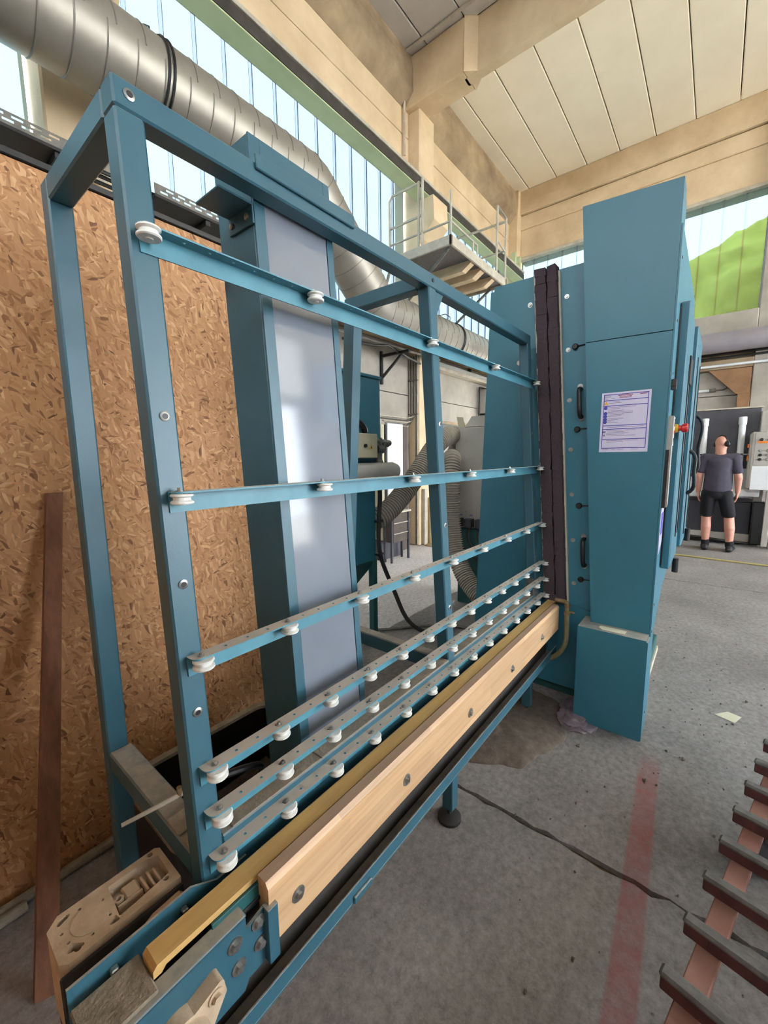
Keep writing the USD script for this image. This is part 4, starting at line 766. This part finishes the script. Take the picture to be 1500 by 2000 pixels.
gcs = part(gc, 'print_spots', cat(*[bx(3.573, 3.575, y, y + .03, .905, .92) for y in (1.90, 1.79)] + [bx(3.573, 3.575, y, y + .008, .94, .948) for y in (1.92, 1.86)]), 'ink_grey')
# cables lying on the floor
for k, (lab, pts, r) in enumerate((
    ('grey twin cable curving over the floor behind the rack', [(2.45, 2.3, .015), (2.75, 1.98, .014), (3.0, 1.72, .014), (3.05, 1.52, .014), (2.95, 1.35, .014), (2.75, 1.2, .014)], .012),
    ('thin dark cable looping on the floor near the machine foot', [(2.2, 1.55, .012), (2.0, 1.40, .012), (1.82, 1.32, .012), (1.7, 1.4, .012), (1.62, 1.6, .012)], .010),
    ('brown hose lying straight across the floor under the rack', [(1.5, 1.0, .014), (1.75, 1.15, .014), (2.05, 1.22, .014), (2.35, 1.3, .014)], .014))):
    solo('floor_cable', tube(smooth_path(pts, 40), r, 7), ('steel', 'rubber', 'hose_dark')[k], lab, 'cable')
solo('yellow_hose', tube(smooth_path([(7.15, -4.0, .012), (7.2, -2.0, .012), (7.22, -.6, .012), (7.28, .33, .012), (7.34, 1.2, .012)], 50), .012, 7), 'yellow' if 0 else noisy('dull_yellow_hose', lin(188, 172, 110), None, 8, .6), 'thin dull yellow hose lying across the floor in front of the man', 'hose')

# far end: pipe, conduits and the glass machine
fp2 = solo('far_pipe', cyl((9.33, -8.9, 3.36), (9.33, 3.05, 3.36), .165, 28), 'grey_duct', 'thick grey pipe running along the far wall below the window', 'pipe')
fcd = thing('far_conduit', 'pair of thin pale conduits crossing the far wall above the man', 'conduit', (9.55, 0, 2.8))
part(fcd, 'upper_conduit', cyl((9.46, -8, 3.01), (9.46, 3.7, 2.99), .022, 10), 'white'); part(fcd, 'lower_conduit', tube([(9.59, 2.5, 2.60), (9.59, .16, 2.60)], .022, 8), 'white'); part(fcd, 'bent_conduit', tube([(9.59, .16, 2.60), (9.59, .0, 2.60), (9.59, -.05, 2.62), (9.59, -.07, 2.92)], .012, 8), 'steel'); part(fcd, 'coupling', cyl((9.59, .19, 2.60), (9.59, .10, 2.60), .032, 10), 'steel')
for k, z in enumerate((3.13, 3.19)): part(fcd, 'dark_conduit', cyl((9.47, -8, z), (9.47, 3.7, z), .018, 8), 'black')
wbr = thing('wall_gusset', 'brown painted triangular steel gusset on the far wall above the man', 'bracket', (9.55, -.2, 2.2))
part(wbr, 'gusset_plate', prism([(.22, 2.93), (-.36, 2.93), (-.36, 2.50), (-.18, 2.50)], 'x', 9.50, 9.57), 'rust_board', smooth=False); part(wbr, 'upright_strip', bx(9.49, 9.58, -.366, -.20, 1.5, 2.50, .006), 'rust_board')
gmn = thing('glass_machine', 'dark upright glass working machine with white tubes, in front of the man', 'machine', (8.9, .4, 0))
XM = 8.75
part(gmn, 'back_board', bx(XM + .10, XM + .16, -.50, 2.6, 1.05, 2.19, .008), 'grey_panel'); part(gmn, 'back_board_cap', bx(XM + .09, XM + .17, -.52, 2.62, 2.19, 2.215, .004), 'pale_steel')
part(gmn, 'front_board', bx(XM + .02, XM + .08, -.50, 2.6, .76, 1.235, .008), 'white'); part(gmn, 'steel_tray', bx(XM - .16, XM + .02, -.56, -.22, .80, .83, .006), 'zinc'); part(gmn, 'tray_front', bx(XM - .165, XM - .155, -.56, -.22, .80, .915, .003), 'white')
part(gmn, 'base_cabinet', bx(XM + .02, XM + .55, -.50, 2.6, .10, .72, .01), 'navy'); part(gmn, 'base_rail', bx(XM - .03, XM + .02, -.50, 2.6, .70, .755, .006), 'black'); part(gmn, 'toe_rail', bx(XM - .02, XM + .06, -.52, 2.6, .05, .18, .006), 'grey_cab')
part(gmn, 'under_box', bx(XM, XM + .5, -.4, 2.5, 0, .10, .004), 'black')
part(gmn, 'guide_bar', cyl((XM - .02, -.50, 1.46), (XM - .02, 2.6, 1.46), .016, 10), 'zinc')
for y in (.19, -.285, 1.0, 1.8):
    tbp = part(gmn, 'white_tube', cyl((XM, y - .01, 1.08), (XM + .01, y, 2.04), .044, 16), 'white')
    part(tbp, 'tube_collar', cat(cyl((XM, y, 1.93), (XM + .01, y, 2.05), .052, 16), cyl((XM, y, 1.39), (XM, y, 1.43), .052, 16)), 'white'); part(tbp, 'tube_band', cyl((XM, y, 1.455), (XM, y, 1.475), .05, 16), 'black')
part(gmn, 'stand_post', bx(XM - .02, XM + .10, -.62, -.50, .05, 2.13, .01), 'grey_cab'); part(gmn, 'stand_post', bx(XM - .30, XM - .22, -.70, -.63, .05, .90, .006), 'grey_cab'); part(gmn, 'stand_rail', bx(XM - .30, XM - .22, -1.6, -.70, .12, .19, .006), 'grey_cab'); part(gmn, 'dark_drive', bx(XM - .15, XM + .1, -.66, -.50, .04, .72, .02), 'black')
part(gmn, 'lower_hose', tube(smooth_path([(XM - .06, 2.0, .09), (XM - .1, 1.0, .06), (XM - .09, .3, .09), (XM - .1, -.3, .05), (XM - .05, -.6, .04)], 30), .022, 8), 'black')
part(gmn, 'fork_clamp', cat(bx(XM - .06, XM, .56, .64, 1.22, 1.56, .01), bx(XM - .08, XM - .02, .50, .70, 1.44, 1.49, .006)), 'black')
cp = thing('operator_console', 'grey operator panel with rows of round buttons at the right edge', 'console', (8.45, -.68, .9))
XP_ = 8.42
part(cp, 'housing', bx(XP_, XP_ + .30, -.95, -.385, .92, 1.80, .03), 'grey_cab'); part(cp, 'button_face', bx(XP_ - .006, XP_, -.95, -.44, 1.30, 1.79, .003), 'grey_cab'); part(cp, 'lower_door', bx(XP_ - .006, XP_, -.95, -.43, .925, 1.285, .003), 'white')
for r_ in range(4):
    for c_ in range(5):
        part(cp, 'push_button', lathe([(.022, 0), (.022, .006), (.015, .018)], (XP_ - .006, -.51 - .085*c_, 1.58 - .065*r_ if r_ else 1.68), 12, '-x'), 'black' if (c_ == 0 and r_ > 1) or (r_ == 0 and c_ == 0) else 'zinc')
part(cp, 'orange_label', bx(XP_ - .009, XP_ - .006, -.90, -.47, 1.625, 1.66), 'orange'); part(cp, 'side_knob', cat(bx(XP_ + .05, XP_ + .1, -.385, -.36, 1.56, 1.62, .005), bx(XP_ + .05, XP_ + .1, -.385, -.365, 1.36, 1.44, .005)), 'orange')
part(cp, 'pedestal', bx(XP_ + .17, XP_ + .28, -.90, -.72, 0, .92, .01), 'grey_cab')

# ------------------------------------------------------------------ the man
def body_mesh(bones, ref=.02, it=6, lam=.5):
    tot = None
    for (p, r0), (q, r1) in bones:
        s = []
        for c, r in ((p, r0), (q, r1)):
            rr_ = np.broadcast_to(np.asarray(r, float), 3); s.append(np.array(trimesh.creation.icosphere(2, 1.0).vertices)*rr_ + np.asarray(c, float))
        h = manifold3d.Manifold.hull_points(np.vstack(s)); tot = h if tot is None else tot + h
    m = man(tot.refine_to_length(ref)); m = trimesh.Trimesh(m.vertices, m.faces, process=True)
    trimesh.smoothing.filter_taubin(m, lamb=lam, nu=lam + .03, iterations=it); return m
mx, my = 8.02, -.045
def pt(x, y, z): return (mx + x, my + y, z)
Ls, Rs = (0, .175, 1.415), (0, -.175, 1.415)
LE, RE = (-.03, .232, 1.14), (-.03, -.232, 1.13); LW, RW = (.03, .225, .90), (.04, -.240, .90)
LK, RK = (.02, .10, .52), (.01, -.17, .52); LA, RA = (-.02, .085, .09), (-.02, -.205, .09); LH, RH = (0, .095, .92), (0, -.095, .92)
bones = [((pt(.0, 0, 1.52), (.062, .065, .06)), (pt(.0, 0, 1.41), (.055, .07, .05))),
         ((pt(.01, 0, 1.645), (.095, .078, .095)), (pt(.035, -.012, 1.60), (.075, .062, .085))), ((pt(0, 0, 1.58), (.07, .07, .07)), (pt(0, 0, 1.50), (.062, .062, .06))),
         ((pt(.0, 0, 1.35), (.085, .125, .09)), (pt(.01, 0, 1.10), (.095, .12, .09))), ((pt(.01, 0, 1.10), (.095, .12, .09)), (pt(0, 0, .93), (.09, .12, .08)))]
for S_, E_, W_, sg in ((Ls, LE, LW, 1), (Rs, RE, RW, -1)):
    bones += [((pt(*S_), .052), (pt(*E_), .047)), ((pt(*E_), .050), (pt(*W_), .031)), ((pt(0, 0, 1.37), (.07, .10, .06)), (pt(*S_), .048))]
for H_, K_, A_ in ((LH, LK, LA), (RH, RK, RA)):
    bones += [((pt(*H_), .088), (pt(*K_), .064)), ((pt(*K_), .062), (pt(A_[0] - .025, (K_[1] + A_[1])/2, .36), .064)), ((pt(A_[0] - .025, (K_[1] + A_[1])/2, .36), .064), (pt(*A_), .040)), ((pt(*A_), .04), (pt(A_[0] + .12, A_[1], .05), .035))]
def hand(w, sg):
    x, y, z = w; out = [((pt(x, y, z), (.028, .02, .028)), (pt(x + .015, y - .004*sg, z - .075), (.040, .017, .03)))]
    for k in range(4):
        a = -.012 + .019*k; L = (.062, .075, .070, .055)[3 - k]; o = (x + .008 + a, y - .004*sg, z - .10)
        q = (o[0] + .006, o[1] - .012*sg, o[2] - L*.55); e = (q[0] + .002, q[1] - .026*sg, q[2] - L*.35)
        out += [((pt(*o), .0095), (pt(*q), .009)), ((pt(*q), .009), (pt(*e), .0082))]
    out += [((pt(x + .03, y - .008*sg, z - .045), .012), (pt(x + .055, y - .020*sg, z - .085), .010)), ((pt(x + .055, y - .020*sg, z - .085), .010), (pt(x + .052, y - .026*sg, z - .115), .0085))]
    return out
HA = math.radians(-38)
def hd(x, y, z): return pt(x*math.cos(HA) - y*math.sin(HA), x*math.sin(HA) + y*math.cos(HA), z)
mn = thing('person', 'bald man in dark grey shirt and black shorts seen from behind', 'person', (mx, my, 0))
bm = body_mesh(bones + hand(LW, 1) + hand(RW, -1), .018, 5)
bd = part(mn, 'body', bm, 'skin', smooth=60)
part(bd, 'nose', body_mesh([((hd(.098, 0, 1.635), .012), (hd(.118, 0, 1.605), .016))], .01, 2), 'skin', smooth=60)
for s in (1, -1):
    part(bd, 'eye', mk(np.array(trimesh.creation.icosphere(2, .013).vertices) + hd(.082, .034*s, 1.645), trimesh.creation.icosphere(2, .013).faces), 'white', smooth=True)
    part(bd, 'pupil', mk(np.array(trimesh.creation.icosphere(1, .006).vertices) + hd(.092, .034*s, 1.645), trimesh.creation.icosphere(1, .006).faces), 'black', smooth=True)
part(bd, 'mouth', tube([hd(.094, -.024, 1.566), hd(.102, 0, 1.563), hd(.094, .024, 1.567)], .005, 6), 'rust')
sh = [((pt(-.005, 0, 1.35), (.125, .170, .10)), (pt(.0, 0, 1.12), (.140, .168, .10))), ((pt(.0, 0, 1.12), (.140, .168, .10)), (pt(0, 0, .93), (.142, .178, .05))), ((pt(0, 0, 1.425), (.080, .09, .05)), (pt(0, 0, 1.35), (.12, .165, .08)))]
for S_, E_, sg in ((Ls, LE, 1), (Rs, RE, -1)):
    e = np.array(S_)*.30 + np.array(E_)*.70; sh += [((pt(*S_), .072), (pt(*e), (.070, .064, .05))), ((pt(0, 0, 1.42), (.08, .10, .055)), (pt(*S_), .070))]
part(mn, 'shirt', body_mesh(sh, .03, 6), 'shirt', smooth=60)
so = [((pt(0, 0, .96), (.130, .165, .05)), (pt(0, 0, .86), (.135, .172, .08)))]
for H_, K_, s in ((LH, LK, 1), (RH, RK, -1)):
    so += [((pt(H_[0], H_[1], .88), (.125, .095, .10)), (pt(.012, (H_[1]*.12 + K_[1]*.88), .56), (.102, .086, .06)))]
part(mn, 'shorts', body_mesh(so, .03, 5), 'shorts', smooth=60)
for A_ in (LA, RA):
    part(mn, 'sock', lathe([(.050, .0), (.052, .07), (.047, .10)], pt(A_[0] - .005, A_[1], .07), 16), 'shorts')
    part(mn, 'shoe', body_mesh([((pt(A_[0] - .05, A_[1], .045), (.05, .045, .045)), (pt(A_[0] + .0, A_[1], .075), (.05, .045, .05))), ((pt(A_[0] - .04, A_[1], .035), (.05, .045, .035)), (pt(A_[0] + .17, A_[1] - (.03 if A_ is RA else -.01), .032), (.055, .050, .032)))], .02, 4), 'shoe', smooth=60)
hs = part(mn, 'ear_defenders', tube([hd(.0, .086*math.cos(a), 1.635 + .112*math.sin(a)) for a in np.linspace(0, math.pi, 24)], .008, 8), 'black')
for s in (1, -1): part(hs, 'ear_cup', body_mesh([((hd(0, .074*s, 1.625), (.038, .038, .042)), (hd(0, .092*s, 1.615), (.034, .034, .038)))], .012, 3), 'black', smooth=60)

# ------------------------------------------------------------------ glass trolley at the right, and litter on the floor
tl = thing('trolley', 'rusty red trolley frame with dark rubber topped cross bars at lower right', 'trolley', (1.5, -.3, 0))
rd_ = np.array([1.06, -.228, 0])/np.linalg.norm([1.06, -.228, 0]); nd = np.array([-.228, -1.06, 0]); nd = nd/np.linalg.norm(nd)      # along the rails, along the bars
o0 = np.array([1.245, -.028, 0])
def obox(c, L, wd_, z0, z1, d, n_, ch=.003):
    m = bx(0, L, -wd_/2, wd_/2, z0, z1, ch); v = np.array(m.vertices); return mk(c + v[:, :1]*d + v[:, 1:2]*n_*-1 + v[:, 2:]*[0, 0, 1], m.faces)
zt = .225
for off in (.055, .66): part(tl, 'long_rail', obox(o0 + rd_*-.75 + nd*off, 2.15, .052, zt - .058, zt - .030, rd_, nd), 'rust')
for k in range(-4, 8):
    c = o0 + rd_*.1795*k + nd*.0
    br_ = part(tl, 'cross_bar', obox(c, .76, .026, zt - .0298, zt + .008, nd, -rd_), 'bar_wood'); part(br_, 'rubber_strip', obox(c - nd*.003, .765, .036, zt + .006, zt + .022, nd, -rd_, .006), 'bar_rubber')
for a, b in ((.62, .085), (.62, .63), (-.55, .085), (-.55, .63)):
    c = o0 + rd_*a + nd*b; ca = part(tl, 'castor', cat(cyl(c + rd_*.0 + [0, 0, .065] - nd*.02, c + [0, 0, .065] + nd*.02, .065, 24)), 'hose_dark' if 0 else 'grey_panel')
    part(ca, 'castor_fork', cat(obox(c + [0, 0, 0] - nd*.0 - rd_*.02, .05, .012, .05, zt - .06, rd_, nd), obox(c - rd_*.035 , .07, .07, zt - .066, zt - .0585, rd_, nd)), 'steel'); part(ca, 'castor_hub', cyl(c + [0, 0, .065] - nd*.024, c + [0, 0, .065] + nd*.024, .022, 12), 'beige_box')
solo('timber_block', obox(o0 + rd_*.44 + nd*.155, .16, .09, 0, .05, nd, rd_, .006), 'beige_box', 'pale wooden block on the floor under the trolley', 'block')
ms = []; lr = random.Random(11)
for k in range(150):
    a, b = (lr.uniform(2.0, 3.8), lr.gauss(.0, .22)) if k < 55 else (lr.uniform(.9, 4.5), lr.uniform(-.25, .62))
    if b > .55 or (2.2 < a < 2.6 and .15 < b): continue
    s = lr.choice([.003, .004, .005, .006, .010 if k < 30 else .005]); P_ = NR.normal(0, 1, (9, 3)); P_ /= np.linalg.norm(P_, axis=1)[:, None]; P_ *= s*np.array([1.5, 1, .7]); P_[:, 2] += s*.5
    ms.append(hull(P_ + [a, b, 0]))
solo('floor_litter', cat(ms), noisy('litter_chips', lin(120, 108, 98), lin(70, 60, 54), 60, .9), 'scattered small chips and crumbs of grit on the floor around the machine', 'litter', kind='stuff', smooth=False)
